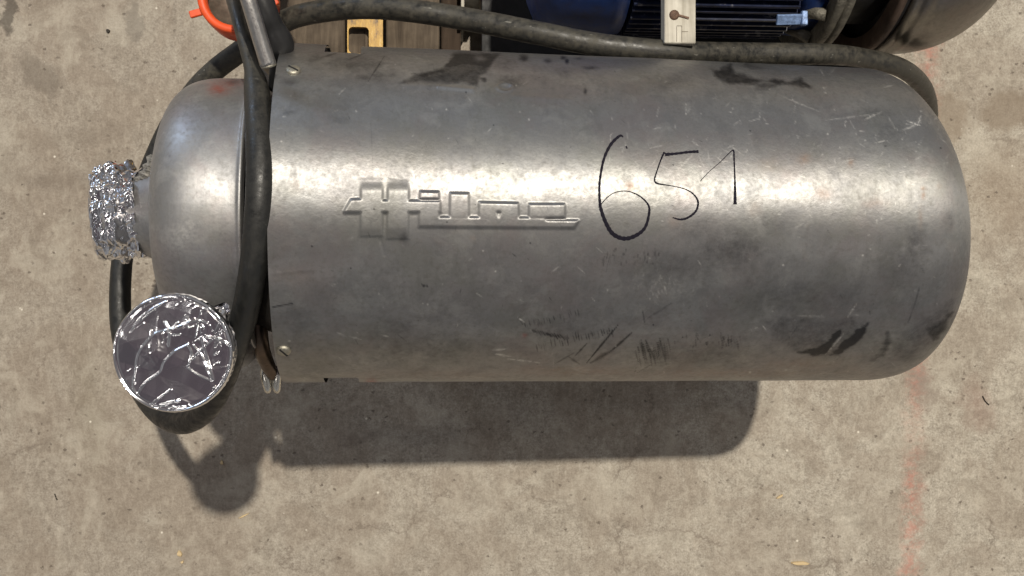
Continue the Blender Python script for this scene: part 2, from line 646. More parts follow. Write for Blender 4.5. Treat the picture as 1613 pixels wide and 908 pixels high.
def mat_foil(name, scale, strength, dist, rough=.10, flat=False):
    t = NT(name)
    w = t.noise(scale * .55, 3, .6, out="Color")
    v = t.n.new("ShaderNodeVectorMath")
    v.operation = 'MULTIPLY_ADD'
    t.l.new(w, v.inputs[0])
    v.inputs[1].default_value = (.8 / scale,) * 3
    t.l.new(t.obj, v.inputs[2])
    a = t.voronoi(scale, vec=v.outputs[0])
    b = t.voronoi(scale * 2.3, vec=v.outputs[0])
    c = t.voronoi(scale * .42, vec=v.outputs[0])
    h = t.math('ADD', t.math('MULTIPLY', a, .6), t.math('ADD', t.math('MULTIPLY', b, .25), t.math('MULTIPLY', c, 1.0)))
    if flat:
        e = t.n.new("ShaderNodeTexVoronoi")
        e.feature = 'DISTANCE_TO_EDGE'
        e.inputs["Scale"].default_value = 34
        t.l.new(v.outputs[0], e.inputs["Vector"])
        cr = t.ramp(e.outputs["Distance"], [(0.0, 1.0), (.05, 0.0)])
        msk = t.ramp(t.noise(24, 3), [(.46, 0.0), (.62, 1.0)])
        h = t.math('ADD', t.math('MULTIPLY', h, .16), t.math('MULTIPLY', t.math('MULTIPLY', cr, msk), .35))
    t.set(color=(.84, .84, .87), rough=rough, metal=1.0)
    t.bump(h, strength, dist)
    return t.m


def mat_wood(name, c1, c2, scale=1.0, axis='Y'):
    t = NT(name)
    m = t.mapping((1, .07, 1) if axis == 'Y' else (.07, 1, 1))
    g = t.noise(140 * scale, 5, .65, vec=m, dist=.6)
    n = t.noise(30, 4, .6)
    col = t.ramp(g, [(.30, c1), (.68, c2)])
    col = t.mix(t.ramp(n, [(.45, 0.0), (.68, .45)]), col, tuple(c * .5 for c in c1))
    t.set(color=col, rough=.85, spec=.2)
    t.bump(g, .5, .0010)
    return t.m


CONC = mat_concrete()
STEEL = mat_steel("worn_stainless")
STEEL_C = mat_steel("polished_stainless", (.36, .362, .368), .50, True, .7, .25, .35)
STEEL_S = mat_plain("bright_steel", (.46, .45, .44), .40, 1.0, .12, 300, 0)
BRASSY = mat_plain("screw_steel", (.40, .38, .32), .55, 1.0, .2, 400, .2)
IRON = mat_plain("dark_adapter_metal", (.030, .027, .025), .55, .6, .4, 70)
RUBBER = mat_rubber()
BLACK = mat_plain("black_paint_and_shade", (.008, .008, .009), .65, 0, .3, 40)  # also stands in for the deep shadow under the blue motor
BLACKR = mat_plain("black_rubber_boot", (.018, .018, .019), .42, 0, .3, 50)
BLUE = None
ORANGE = mat_plain("orange_plastic", (.72, .085, .018), .42, 0, .12, 60, .08)
INK = mat_plain("marker_ink", (.008, .007, .014), .75, 0, .2, 200, 0, spec=.15)
FOIL = mat_foil("crumpled_foil", 80, .45, .004, .09)
FOILD = mat_foil("stretched_foil", 60, .55, .0010, .13, True)

# ================================================================ floor
S = 14.0
nf = 2
fl = mesh("floor", [(-S, -S, 0), (S, -S, 0), (S, S, 0), (-S, S, 0)], [(0, 1, 2, 3)], CONC, smooth=False)
tag(fl, "bare worn grey-brown concrete floor with a faded red line", kind="structure")

# ================================================================ main pump
TP, YAW, ZC = 0.06383, -0.01014, 0.90263
A0 = C0 + ray(806.5, 345.5) * ZC
AX = (math.cos(TP) * math.cos(YAW), math.sin(YAW), -math.sin(TP))
F = Frame(A0, AX)
U0, U1, RH, DOME, DEX, TAP, SKEW = -0.2050, 0.4091, 0.1518, 0.0854, 2.44, 0.0011, 0.035

pump = empty("centrifugal_pump", (A0[0], A0[1], 0), "large dull stainless steel pump lying level with an embossed long motor housing marked 651", "pump")

# ---- housing surface grid, in (u, phi); finer where the lettering is pressed in
def smart_axis(lo, hi, step, flo, fhi, fstep):
    a = np.arange(lo, flo, step)
    b = np.arange(flo, fhi, fstep)
    c = np.arange(fhi, hi, step)
    return np.concatenate([a, b, c, [hi]])


def housing_profile(u):
    """radius at u"""
    r = RH - TAP * np.clip((u - U0) / (U1 - DOME - U0), 0, 1)
    s = np.clip((u - (U1 - DOME)) / DOME, 0, 1)
    return np.where(s > 0, r * np.maximum(0, 1 - s ** DEX) ** (1 / DEX), r)


# logo extent -> u range
LOGO_O, LOGO_S = (520.0, 270.0), 4.0325
def to_px(pts):
    return [(x / LOGO_S + LOGO_O[0], y / LOGO_S + LOGO_O[1]) for x, y in pts]


LOGO = [to_px(p) for p in [
    [(198, 50), (333, 50), (333, 414), (192, 414)],
    [(368, 50), (500, 62), (497, 430), (362, 430)],
    [(90, 252), (133, 180), (200, 178), (330, 186), (700, 190), (700, 262), (92, 264)],
    [(565, 188), (694, 192), (694, 352), (565, 352)],
    [(572, 130), (690, 132), (692, 180), (568, 180)],
    [(762, 140), (880, 142), (882, 300), (760, 300)],
    [(945, 198), (1195, 204), (1197, 306), (945, 306)],
    [(1262, 210), (1490, 210), (1490, 297), (1262, 302)],
    [(565, 290), (1370, 296), (1370, 311), (1578, 313), (1548, 362), (565, 354)],
]]
LOGO_HOLE = [to_px([(1060, 262), (1080, 262), (1070, 292)])]

uu = np.concatenate([smart_axis(U0, U1 - DOME, .0010, -.160, .062, .00055)[:-1],
                     (U1 - DOME) + DOME * np.sin(np.linspace(0, np.pi / 2, 170)) ** (2 / DEX)])
pf = smart_axis(math.radians(-84), math.radians(96), .0075, math.radians(-26), math.radians(22), .0036)
pc = np.linspace(math.radians(96), math.radians(276), 60)[1:-1]
ph = np.concatenate([pf, pc])
UU, PH = np.meshgrid(uu, ph, indexing='ij')
RR = housing_profile(UU)
SK = (SKEW * np.clip((UU - (U1 - DOME)) / DOME, 0, 1) ** 2)[..., None] * F.Y   # the end dome is knocked slightly askew
P0 = F.pt(UU, PH, RR) - SK
QX, QY = project(P0)
vis = (PH < math.radians(100))
# relief: pressed lettering
pad = (QX > 530) & (QX < 925) & (QY > 272) & (QY < 392) & vis
sd = np.full(QX.shape, -50.0)
qx, qy = QX[pad], QY[pad]
s_ = np.full(qx.shape, -50.0)
for p in LOGO:
    s_ = np.maximum(s_, poly_sd(qx, qy, p))
for p in LOGO_HOLE:
    s_ = np.minimum(s_, -poly_sd(qx, qy, p))
sd[pad] = s_
fade_lo = 1 - .4 * sstep(358, 378, QY)
fade_hi = .12 + .88 * sstep(284, 304, QY)
relief = .00165 * sstep(-2.6, 2.0, sd) * fade_lo * fade_hi
for _ in range(2):       # pressed sheet has rounded corners
    relief[1:-1] = (relief[:-2] + 2 * relief[1:-1] + relief[2:]) / 4
    relief[:, 1:-1] = (relief[:, :-2] + 2 * relief[:, 1:-1] + relief[:, 2:]) / 4
# panel lip and dents
def ring(cx, cy, rx, ry, w, h):
    d = np.hypot((QX - cx) / rx, (QY - cy) / ry) - 1
    return h * np.exp(-(d * (rx + ry) / 2 / w) ** 2) * vis


def stroke(x0, y0, x1, y1, w, arr, k, op='max', taper=False):
    lo_x, hi_x = min(x0, x1) - 3 * w - 2, max(x0, x1) + 3 * w + 2
    lo_y, hi_y = min(y0, y1) - 3 * w - 2, max(y0, y1) + 3 * w + 2
    m = (QX > lo_x) & (QX < hi_x) & (QY > lo_y) & (QY < hi_y) & vis
    if not m.any():
        return
    a, b = QX[m], QY[m]
    ex, ey = x1 - x0, y1 - y0
    t = np.clip(((a - x0) * ex + (b - y0) * ey) / (ex * ex + ey * ey + 1e-9), 0, 1)
    d = np.hypot(a - x0 - t * ex, b - y0 - t * ey)
    ww = w * (1 - .7 * np.abs(2 * t - 1)) if taper else w
    val = k * np.exp(-(d / ww) ** 2)
    arr[m] = np.maximum(arr[m], val) if op == 'max' else arr[m] + val


relief += ring(796, 138, 12, 6, 2.6, .0008)
relief -= .0010 * np.exp(-(((QX - 796) / 9) ** 2 + ((QY - 139) / 4.5) ** 2)) * vis
crease = np.zeros_like(QX)
stroke(690, 137, 745, 142, 3.0, crease, .0009)
stroke(640, 134, 700, 137, 5.0, crease, .0003)
stroke(810, 152, 900, 158, 5.0, crease, .0003)
stroke(430, 430, 485, 423, 6.0, crease, .0004)
stroke(600, 380, 606, 402, 3.0, crease, -.0003, 'add')
relief += crease
SX, SY = UU * 1.0, PH * RH
relief += .00042 * wobble(SX, SY, 26, 2, 3) + .00010 * wobble(SX, SY, 95, 2, 5)
relief -= .0012 * np.exp(-(((QX - 1445) / 30) ** 2 + ((QY - 195) / 40) ** 2)) * vis
relief *= sstep(0, .02, UU - U0 + .006)
P1 = F.pt(UU, PH, RR + relief) - SK

# marks
mk = np.zeros(QX.shape + (4,), np.float32)
dk, pl, br = np.zeros_like(QX), np.zeros_like(QX), np.zeros_like(QX)


def patch(poly, k, soft=4, arr=None):
    arr = dk if arr is None else arr
    pa = np.asarray(poly, float)
    m = (QX > pa[:, 0].min() - 20) & (QX < pa[:, 0].max() + 20) & (QY > pa[:, 1].min() - 20) & (QY < pa[:, 1].max() + 20) & vis
    a, b = QX[m], QY[m]
    w = 3.4 * wobble(a * .6, b * 1.3, .22, 4, int(pa[0, 0]))
    soft = soft * 1.5
    arr[m] = np.maximum(arr[m], k * sstep(-soft, soft, poly_sd(a, b, poly) + w))


def blob(x, y, rx, ry, k, arr=None, rot=0):
    arr = dk if arr is None else arr
    m = (abs(QX - x) < 2.6 * max(rx, ry)) & (abs(QY - y) < 2.6 * max(rx, ry)) & vis
    a, b = QX[m] - x, QY[m] - y
    c, s = math.cos(rot), math.sin(rot)
    d2 = ((a * c + b * s) / rx) ** 2 + ((-a * s + b * c) / ry) ** 2
    arr[m] = np.maximum(arr[m], k * np.exp(-d2 * (1 + .35 * wobble(a, b, .16, 3, int(x)))))


patch([(630, 131), (655, 118), (700, 106), (714, 84), (786, 84), (772, 98), (768, 112), (755, 120), (752, 134), (700, 130)], .60, 3)
patch([(700, 106), (714, 84), (786, 86), (770, 106), (735, 104)], .95, 3)
patch([(655, 120), (700, 108), (702, 114), (668, 122)], .85, 3)
sub = np.zeros_like(QX)
blob(757, 93, 13, 5, 1.0, sub)
dk *= 1 - .8 * np.clip(sub, 0, 1)
patch([(748, 124), (768, 118), (765, 128)], .7, 2)
for (x, y, rx, ry, k) in [(825, 92, 7, 6, .8), (863, 96, 7, 4, .55), (887, 91, 5, 3, .8), (893, 97, 3, 4, .8), (912, 92, 9, 3, .4), (930, 107, 12, 3, .5), (888, 114, 16, 8, .28),
                          (805, 128, 22, 10, .35), (795, 100, 22, 12, .25), (922, 143, 3, 5, .6), (1060, 130, 40, 14, .25), (560, 100, 60, 16, .38), (500, 92, 20, 8, .3), (600, 120, 30, 10, .35), (575, 122, 14, 6, .45),
                          (455, 130, 14, 6, .3), (455, 178, 12, 5, .3), (530, 190, 22, 12, .22), (1150, 390, 60, 34, .36), (1100, 360, 44, 24, .25), (1210, 350, 46, 24, .24), (1060, 420, 90, 28, .24),
                          (1250, 470, 150, 36, .22), (1440, 385, 16, 38, .36), (1418, 430, 40, 60, .18), (1400, 205, 32, 30, .22), (660, 545, 120, 28, .24), (620, 520, 60, 22, .22), (470, 510, 36, 50, .15),
                          (880, 520, 80, 24, .18), (1120, 560, 60, 22, .25), (1060, 560, 50, 20, .22), (585, 365, 10, 9, .0), (637, 375, 10, 12, .38), (1340, 250, 16, 22, .16), (1495, 350, 10, 20, .3), (1380, 178, 34, 10, .22)]:
    if k:
        blob(x, y, rx, ry, k)
patch([(1118, 108), (1130, 110), (1150, 104), (1160, 116), (1190, 124), (1240, 128), (1262, 124), (1278, 139), (1240, 134), (1200, 130), (1180, 134), (1150, 132), (1130, 124)], .72, 3)
patch([(1188, 132), (1225, 128), (1222, 138), (1190, 142)], .45, 3)
patch([(1150, 92), (1185, 100), (1210, 110), (1180, 108)], .35, 5)
patch([(1208, 508), (1225, 500), (1260, 498), (1300, 505), (1345, 498), (1368, 508), (1352, 545), (1300, 562), (1255, 555), (1218, 535)], .30, 7)
patch([(1256, 556), (1285, 548), (1308, 535), (1326, 516), (1324, 530), (1304, 556), (1290, 560)], .95, 3)
patch([(1308, 560), (1330, 538), (1350, 520), (1368, 509), (1362, 528), (1346, 545), (1330, 552), (1322, 561)], .97, 3)
patch([(1372, 570), (1388, 552), (1398, 524), (1404, 540), (1392, 562)], .6, 4)
patch([(1400, 555), (1430, 520), (1452, 505), (1500, 470), (1502, 500), (1470, 545), (1430, 575)], .30, 8)
patch([(1456, 518), (1480, 505), (1500, 492), (1490, 520), (1470, 540)], .7, 4)
for k in range(26):      # tyre-like tick marks, two rows
    x = 826 + k * 3.4
    x += rng.normal() * 1.6
    y = 512 - k * .75 + rng.normal() * 2.2
    if rng.random() < .8:
        stroke(x, y - 3 - 2 * rng.random(), x + 2.5, y + 3 + 3 * rng.random(), 1.3, dk, .15 + .5 * rng.random(), taper=True)
for k in range(30):
    x = 845 + k * 4.2
    x += rng.normal() * 2.0
    y = 546 - k * .85 + rng.normal() * 2.6
    stroke(x, y - 4 - 3 * rng.random(), x + 2.5, y + 4 + 3 * rng.random(), 1.3, dk, .15 + .6 * rng.random(), taper=True)
for k in range(26):
    x = 838 + k * 2.2
    y = 522 + k * .45 + rng.normal() * 1.2
    stroke(x, y - 2, x + 3, y + 2, 1.2, dk, .45 + .3 * rng.random())
for k in range(44):
    x = 1000 + rng.random() * 56
    y = 532 + rng.random() * 22
    stroke(x, y, x + 3 + 3 * rng.random(), y + 8 + 22 * rng.random(), 1.3, dk, .35 + .4 * rng.random(), taper=True)
for k in range(30):
    x = 1062 + rng.random() * 110
    y = 524 + rng.random() * 16
    stroke(x, y, x + 1, y + 4 + 14 * rng.random(), 1.2, dk, .3 + .35 * rng.random(), taper=True)
for k in range(34):
    x = 945 + rng.random() * 95
    y = 388 + rng.random() * 28
    stroke(x, y, x - 3, y + 6 + 12 * rng.random(), 1.1, dk, .22 + .3 * rng.random(), taper=True)
stroke(924, 572, 974, 512, 1.7, dk, .95, taper=True)
stroke(930, 572, 965, 552, 4.0, dk, .6, taper=True)
stroke(960, 556, 996, 524, 2.2, dk, .8, taper=True)
stroke(1012, 488, 1016, 512, 1.4, dk, .5, taper=True)
stroke(1020, 502, 1058, 478, 2.6, dk, .35, taper=True)
stroke(905, 562, 925, 541, 1.5, dk, .7, taper=True)
stroke(870, 576, 905, 556, 1.5, dk, .5, taper=True)
stroke(895, 562, 913, 574, 2.5, dk, .5, taper=True)
stroke(1003, 588, 1030, 572, 1.3, dk, .4, taper=True)
stroke(664, 448, 674, 452, 1.0, dk, .6)
stroke(430, 484, 460, 478, 1.2, dk, .7)
stroke(584, 190, 587, 262, 1.0, dk, .22)
stroke(627, 528, 640, 538, 1.5, dk, .5)
stroke(505, 92, 530, 84, 2, dk, .5, taper=True)
stroke(545, 96, 575, 84, 2, dk, .6, taper=True)
stroke(580, 128, 606, 88, 2, dk, .6, taper=True)
stroke(1430, 510, 1450, 450, 1.6, dk, .4, taper=True)
stroke(1243, 533, 1258, 512, 2.2, dk, .55, taper=True)
for k in range(260):     # small random scuffs
    x, y = 430 + rng.random() * 1080, 85 + rng.random() * 515
    a = rng.normal() * .5 + (1.2 if rng.random() < .5 else -.3)
    l = 3 + 14 * rng.random() ** 2
    stroke(x, y, x + l * math.cos(a), y + l * math.sin(a), 1.0, dk if rng.random() < .5 else pl, .15 + .4 * rng.random(), taper=True)
for k in range(170):     # bright fine scratches over the upper right shoulder
    x, y = 930 + rng.random() * 560, 215 + rng.normal() * 45 + 30
    a = rng.normal() * .9 - .7
    l = 4 + 18 * rng.random() ** 2
    stroke(x, y, x + l * math.cos(a), y + l * math.sin(a), .9, pl, .2 + .45 * rng.random(), taper=True)
for k in range(80):
    x, y = 1046 + rng.normal() * 22, 450 + rng.normal() * 11
    a = rng.normal() * .45 + 1.35
    l = 2 + 7 * rng.random()
    stroke(x, y, x + l * math.cos(a), y + l * math.sin(a), 1.0, pl, .12 + .5 * rng.random() ** 2 * math.exp(-((x - 1036) / 16) ** 2))
for (x0, y0, x1, y1, k) in [(780, 558, 805, 562, .6), (776, 552, 800, 550, .5), (800, 566, 850, 572, .55), (815, 500, 826, 508, .7), (1255, 497, 1300, 499, .3), (1335, 500, 1350, 478, .5), (1300, 560, 1330, 525, .55),
                            (1430, 190, 1450, 196, .8), (1452, 180, 1446, 196, .8), (1420, 206, 1452, 192, .7), (1398, 182, 1412, 206, .4), (1360, 190, 1390, 176, .5), (1230, 152, 1290, 176, .35), (1300, 190, 1380, 180, .35),
                            (700, 138, 742, 142, .0), (1395, 108, 1440, 125, .5), (1410, 118, 1438, 132, .5), (550, 530, 570, 536, .4), (530, 524, 545, 530, .4), (600, 528, 614, 532, .5), (868, 430, 880, 420, .4), (750, 462, 760, 468, .4),
                            (1000, 258, 960, 290, .3), (1042, 300, 1020, 350, .35), (1065, 270, 1095, 240, .35), (965, 325, 935, 338, .4), (1090, 222, 1100, 230, .5), (1150, 230, 1162, 238, .4)]:
    if k:
        stroke(x0, y0, x1, y1, 1.6, pl, k, taper=True)
for k in range(60):      # specks
    x, y = 440 + rng.random() * 1060, 95 + rng.random() * 500
    blob(x, y, 1.3, 1.3, .95, pl if rng.random() < .6 else dk)
for (x, y, rx, ry, k) in [(992, 294, 7, 7, .8), (1267, 251, 9, 8, .55), (1297, 305, 12, 9, .5), (1340, 257, 5, 7, .7), (1455, 297, 4, 3, .8), (1455, 308, 3, 5, .9), (1480, 294, 4, 5, .4), (1190, 330, 12, 12, .25),
                          (1210, 262, 14, 12, .25), (1062, 350, 10, 10, .3), (1450, 345, 4, 16, .35), (1380, 320, 20, 8, .25), (470, 290, 10, 10, .2), (900, 585, 90, 8, .5), (1150, 588, 160, 8, .5), (700, 590, 120, 8, .3), (460, 435, 28, 12, .25),  # the long flat ones make brown bands along the lower edge
                          (1260, 575, 60, 10, .4), (745, 375, 4, 4, .3)]:
    blob(x, y, rx, ry, k, br)
mk[..., 0], mk[..., 1], mk[..., 2], mk[..., 3] = np.clip(dk, 0, 1), np.clip(pl, 0, 1), np.clip(br, 0, 1), 1
rd = np.zeros_like(QX)
blob(585, 605, 9, 6, 1.0, rd)
blob(826, 529, 4, 3, .7, rd)
mk[..., 3] = np.clip(rd, 0, 1)
# cut-outs in the skirt near the open end (both flanks)
uc = (UU[:-1, :-1] + UU[1:, 1:]) / 2 - U0
pcn = np.degrees((PH[:-1, :-1] + PH[1:, 1:]) / 2)
pcn = np.where(pcn > 180, pcn - 360, pcn)
cut = (uc > .036) & (uc < .066) & (((pcn > 72) & (pcn < 110)) | ((pcn < -60) & (pcn > -110)))
keep = ~cut
housing = grid_mesh("motor_housing", P1, STEEL, pump, keep)


def put_marks(o, data):
    ca = o.data.color_attributes.new("marks", 'FLOAT_COLOR', 'POINT')
    ca.data.foreach_set("color", data.reshape(-1, 4).astype(np.float32).ravel())


put_marks(housing, mk)
tag(housing, "long scuffed motor housing with raised lettering")
# sheet thickness: inner skin and rolled lip
prof_in = [(U0 + .0006, RH - .0005), (U0, RH - .0012), (U0 + .0005, RH - .0022), (U0 + .034, RH - .0024)]
F.revolve("housing_lip", prof_in, STEEL_C, pump, 128)
inn = [(U0 + .0665, RH - .0024), (U0 + .15, RH - .0024), (U0 + .4, RH - .004)]
F.revolve("inner_skin", inn, STEEL_C, pump, 96)
# rolled curl where the skirt is cut
for sgn, a in ((-1, -67.0), (1, 79.5)):
    P = [F.pt(np.array(U0 + .002 + k * .0335 / 6), np.array(math.radians(a)), np.array(RH - .0052)) for k in range(7)]
    mb = MB().tube(np.array(P), .0045, 14, False)
    mb.build("rolled_edge", STEEL_C, pump, True)

# ---- raised-head slotted screws
def screw(px, py):
    k = ray(px, py)
    a_ = k - (k @ F.X) * F.X
    w = C0 - F.A
    b_ = w - (w @ F.X) * F.X
    aa, bb, cc = a_ @ a_, a_ @ b_, b_ @ b_ - RH ** 2
    t = (-bb - math.sqrt(bb * bb - aa * cc)) / aa
    p = C0 + k * t
    n = (p - F.A) - ((p - F.A) @ F.X) * F.X
    n /= np.linalg.norm(n)
    e1 = F.X
    e2 = np.cross(n, e1)
    prof = [(.0000, .0001), (.0046, .0001), (.0052, .0006), (.0050, .0016), (.0042, .0024), (.0026, .0029)]
    V, Fc = [], []
    N = 24
    for r, h in [(r, h) for r, h in [(.0060, -.0006), (.0060, .0008), (.0054, .0019), (.0040, .0026)]]:
        for j in range(N):
            a = j * 2 * math.pi / N
            V.append(p + n * h + r * (math.cos(a) * e1 + math.sin(a) * e2))
    for i in range(3):
        for j in range(N):
            q = (j + 1) % N
            Fc.append((i * N + j, i * N + q, (i + 1) * N + q, (i + 1) * N + j))
    Fc.append(tuple(3 * N + j for j in range(N)))
    s = MB().add(V, Fc).build("screw", BRASSY, housing, True)
    rot = Matrix((tuple(e1), tuple(e2), tuple(n))).transposed()
    ang = Matrix.Rotation(.9 if py < 300 else .55, 3, 'Z')
    sl = MB().box(p + n * .0026, .0014, .0100, .0007, rot @ ang).build("screw_slot", BLACK, housing)
    return s


screw(447, 552)
screw(462, 112)

# ---- handwritten 651 in thin marker
def on_housing(px, py, off=.00035):
    k = ray(px, py)
    a_ = k - (k @ F.X) * F.X
    w = C0 - F.A
    b_ = w - (w @ F.X) * F.X
    R = RH + off + .0002
    aa, bb, cc = a_ @ a_, a_ @ b_, b_ @ b_ - R ** 2
    t = (-bb - math.sqrt(bb * bb - aa * cc)) / aa
    p = C0 + k * t
    n = (p - F.A) - ((p - F.A) @ F.X) * F.X
    return p, n / np.linalg.norm(n)


from mathutils.bvhtree import BVHTree
_v = [Vector(v) for v in (P1.reshape(-1, 3)[::1])] if False else None


def ink(pts, n=10):
    """pts: (x, y, width) in photo pixels"""
    P = catmull(np.array([(x, y, w) for x, y, w in pts], float), n)
    V, Fc = [], []
    for i in range(len(P)):
        d = P[min(i + 1, len(P) - 1)] - P[max(i - 1, 0)]
        d = d[:2] / (np.linalg.norm(d[:2]) + 1e-9)
        nx, ny = -d[1], d[0]
        w = max(.5, 1.3 * P[i, 2] / 2 * (1 + .12 * math.sin(i * 1.7)))
        for s in (-1, -.35, .35, 1):
            x, y = P[i, 0] + s * w * nx, P[i, 1] + s * w * ny
            p, nn = on_housing(x, y, 0)
            # follow the same dents as the sheet
            rel = p - F.A
            u = np.array([rel @ F.X])
            phi = np.array([math.atan2(-(rel @ F.Y), rel @ F.Z)])
            hh = .00042 * wobble(u, phi * RH, 26, 2, 3) + .00010 * wobble(u, phi * RH, 95, 2, 5)
            V.append(p + nn * (float(hh[0]) + .00024 - .0001 * abs(s) - .0002 - RH + float(housing_profile(u)[0])))
    for i in range(len(P) - 1):
        for k in range(3):
            a = i * 4 + k
            Fc.append((a, a + 4, a + 5, a + 1))
    return V, Fc


def digit(strokes):
    mb = MB()
    for s in strokes:
        mb.add(*ink(s))
    return mb.build("marker_digit", INK, housing, True)


digit([[(982, 215, 1.6), (976, 214, 3), (962, 228, 3.6), (951, 252, 3.2), (945, 285, 2.8), (944.5, 310, 3), (947, 330, 4), (955, 352, 4.6), (966, 369, 5), (984, 376.5, 5), (1003, 371, 4.5), (1017, 358, 3.6), (1023, 335, 3), (1021, 322, 2.2), (1008, 309, 1.5), (990, 301.5, 1.2), (972, 302.5, 1.1), (958, 310, 1.1), (943, 327, 1.1)],
       [(986.5, 230, 1.8), (988, 234, 1.8)]])
digit([[(1101, 238, 3.4), (1085, 239, 3.0), (1065, 241.5, 3), (1048, 243, 4.2)],
       [(1047, 239, 2.4), (1042, 250, 2), (1036, 267, 1.6), (1031.5, 282, 1.8), (1034, 288, 2.2), (1043, 290.5, 1.8), (1060, 293, 1.0), (1080, 298, 1.3), (1093, 306, 1.8), (1100, 318, 2.4), (1097, 332, 2.6), (1086, 342, 2.8), (1073, 346, 2.4), (1060, 343, 1.2)]])
digit([[(1104, 285, 1.0), (1112, 276, .8), (1121, 267, .7), (1135, 255, .9), (1150, 240, 1.1), (1156, 236.5, 1.8), (1157, 250, 2), (1158, 275, 1.8), (1158.5, 300, 3), (1158.5, 322, 4.2)]])

# ---- red paint dab on the lower edge
# ---- adapter lantern between housing and casing
F.revolve("adapter_ring", [(-.2285, .02), (-.2285, .104), (-.212, .108), (-.205, .112), (-.19, .118), (-.15, .118), (-.15, .02)], IRON, pump, 96)
# fan of the motor seen only through the cut-outs
F.revolve("stator", [(-.16, .03), (-.16, .125), (.22, .125), (.22, .03)], BLACK, pump, 64)

# ---- casing (volute cover)
UC0, UC1, RC = -.3085, -.2300, .1200
cp = []
ac = .075
for k in range(70):
    s = k / 69
    a = s * math.pi / 2
    cp.append((UC1 - .008 - ac * math.cos(a) ** (2 / 3.8), RC * (math.sin(a) ** (2 / 3.8)) * .999))
cp = [c for c in cp]
cp = [(u, max(r, .02)) for u, r in cp]
cp += [(UC1 - .006, RC), (UC1 - .003, RC + .0003), (UC1 - .0015, RC + .0020), (UC1, RC + .0024), (UC1 + .0012, RC + .0012), (UC1 + .001, RC - .004), (UC1, .10)]
cp = np.array(cp)
# densify
t_ = np.linspace(0, len(cp) - 1, 170)
cpd = np.stack([np.interp(t_, np.arange(len(cp)), cp[:, 0]), np.interp(t_, np.arange(len(cp)), cp[:, 1])], 1)
casing = F.revolve("pump_casing", cpd, STEEL_C, pump, 420, lambda u, p: .00025 * wobble(u, p * .12, 40, 2, 9))
n_ = len(casing.data.vertices)
co = np.empty(n_ * 3)
casing.data.vertices.foreach_get("co", co)
co = co.reshape(-1, 3) + np.array(wloc(casing))
QX, QY = project(co)
vis = np.ones_like(QX, bool) & (co[:, 2] > F.A[2] - .02)
dk, pl, br = np.zeros_like(QX), np.zeros_like(QX), np.zeros_like(QX)
blob(288, 372, 34, 30, .28, pl)
blob(340, 350, 26, 24, .16, pl)
rd = np.zeros_like(QX)
blob(345, 141, 15, 9, .8, rd)
blob(360, 134, 14, 5, .5, rd)
blob(352, 138, 22, 9, .5, br)
blob(366, 130, 10, 5, .4, dk)
blob(300, 195, 30, 26, .15)
blob(378, 450, 16, 40, .25)
blob(270, 300, 14, 60, .12)
for k in range(60):
    x, y = 250 + rng.random() * 130, 140 + rng.random() * 360
    a = rng.normal() * 1.5
    stroke(x, y, x + 5 * math.cos(a), y + 5 * math.sin(a), .9, dk if rng.random() < .5 else pl, .3 * rng.random(), taper=True)
mk2 = np.stack([dk, pl, br, np.clip(rd, 0, 1)], -1)
put_marks(casing, mk2)

# ---- suction nozzle
F.revolve("suction_nozzle", [(-.300, .050), (-.3125, .049), (-.316, .0465), (-.324, .0415), (-.332, .0360), (-.340, .0325), (-.344, .032), (-.344, .039), (-.356, .040), (-.358, .038), (-.358, .026)], STEEL_C, pump, 72)
put_marks_zero = lambda o: put_marks(o, np.tile(np.array([0, 0, 0, 0.0]), (len(o.data.vertices), 1)))

# ---- discharge pipe: stands on the near flank of the casing, pointing up
PD = at(273, 556, .600)
Fd = Frame((PD[0], PD[1], .600), (0, 0, 1.0)) if False else None


def vrev(name, c, prof, mat, parent, n=72, jit=None, tilt=(0, 0)):
    """revolve about a (nearly) vertical axis; prof = (dz, r)"""
    prof = np.asarray(prof, float)
    a = np.arange(n) * 2 * np.pi / n
    Z_, A_ = np.meshgrid(prof[:, 0], a, indexing='ij')
    R_ = np.broadcast_to(prof[:, 1][:, None], Z_.shape).copy()
    if jit is not None:
        dR, dZ = jit(Z_, A_, R_)
        R_, Z_ = R_ + dR, Z_ + dZ
    X_ = R_ * np.cos(A_)
    Y_ = R_ * np.sin(A_)
    Zt = Z_ + tilt[0] * X_ + tilt[1] * Y_
    V = np.stack([c[0] + X_ - tilt[0] * Z_, c[1] + Y_ - tilt[1] * Z_, c[2] + Zt], -1)
    return grid_mesh(name, V, mat, parent, wrap=True)


vrev("discharge_pipe", PD, [(-.008, .020), (-.006, .037), (-.016, .038), (-.020, .030), (-.05, .0275), (-.19, .0275), (-.21, .02)], STEEL_C, pump, 64)
for o in list(pump.children):
    if o.type == 'MESH' and "marks" not in o.data.attributes:
        put_marks_zero(o)

# ---- clamp lug at the lower corner of the open end
lg = at(427, 596, .40)
mb = MB()
for dx, tw in ((-.0052, .12), (.0058, -.1)):
    P = [lg + np.array([dx, .012, .004]), lg + np.array([dx * 1.05, .004, .002]), lg + np.array([dx + tw * .01, -.006, -.002]), lg + np.array([dx + tw * .012, -.014, -.006])]
    mb.tube(catmull(P, 5), np.array([.0026, .0028, .003, .0034, .0038, .004, .0042, .0044, .0044, .0044, .0043, .0042, .0040, .0036, .0030, .002]), 10)
mb.build("clamp_lug", mat_plain("polished_lug", (.68, .66, .60), .24, 1.0, .12, 300, 0), pump, True)
mb = MB().tube([lg + np.array([-.009, .001, 0]), lg + np.array([.011, .001, 0])], .0022, 10)
mb.build("clamp_bolt", STEEL_S, pump, True)
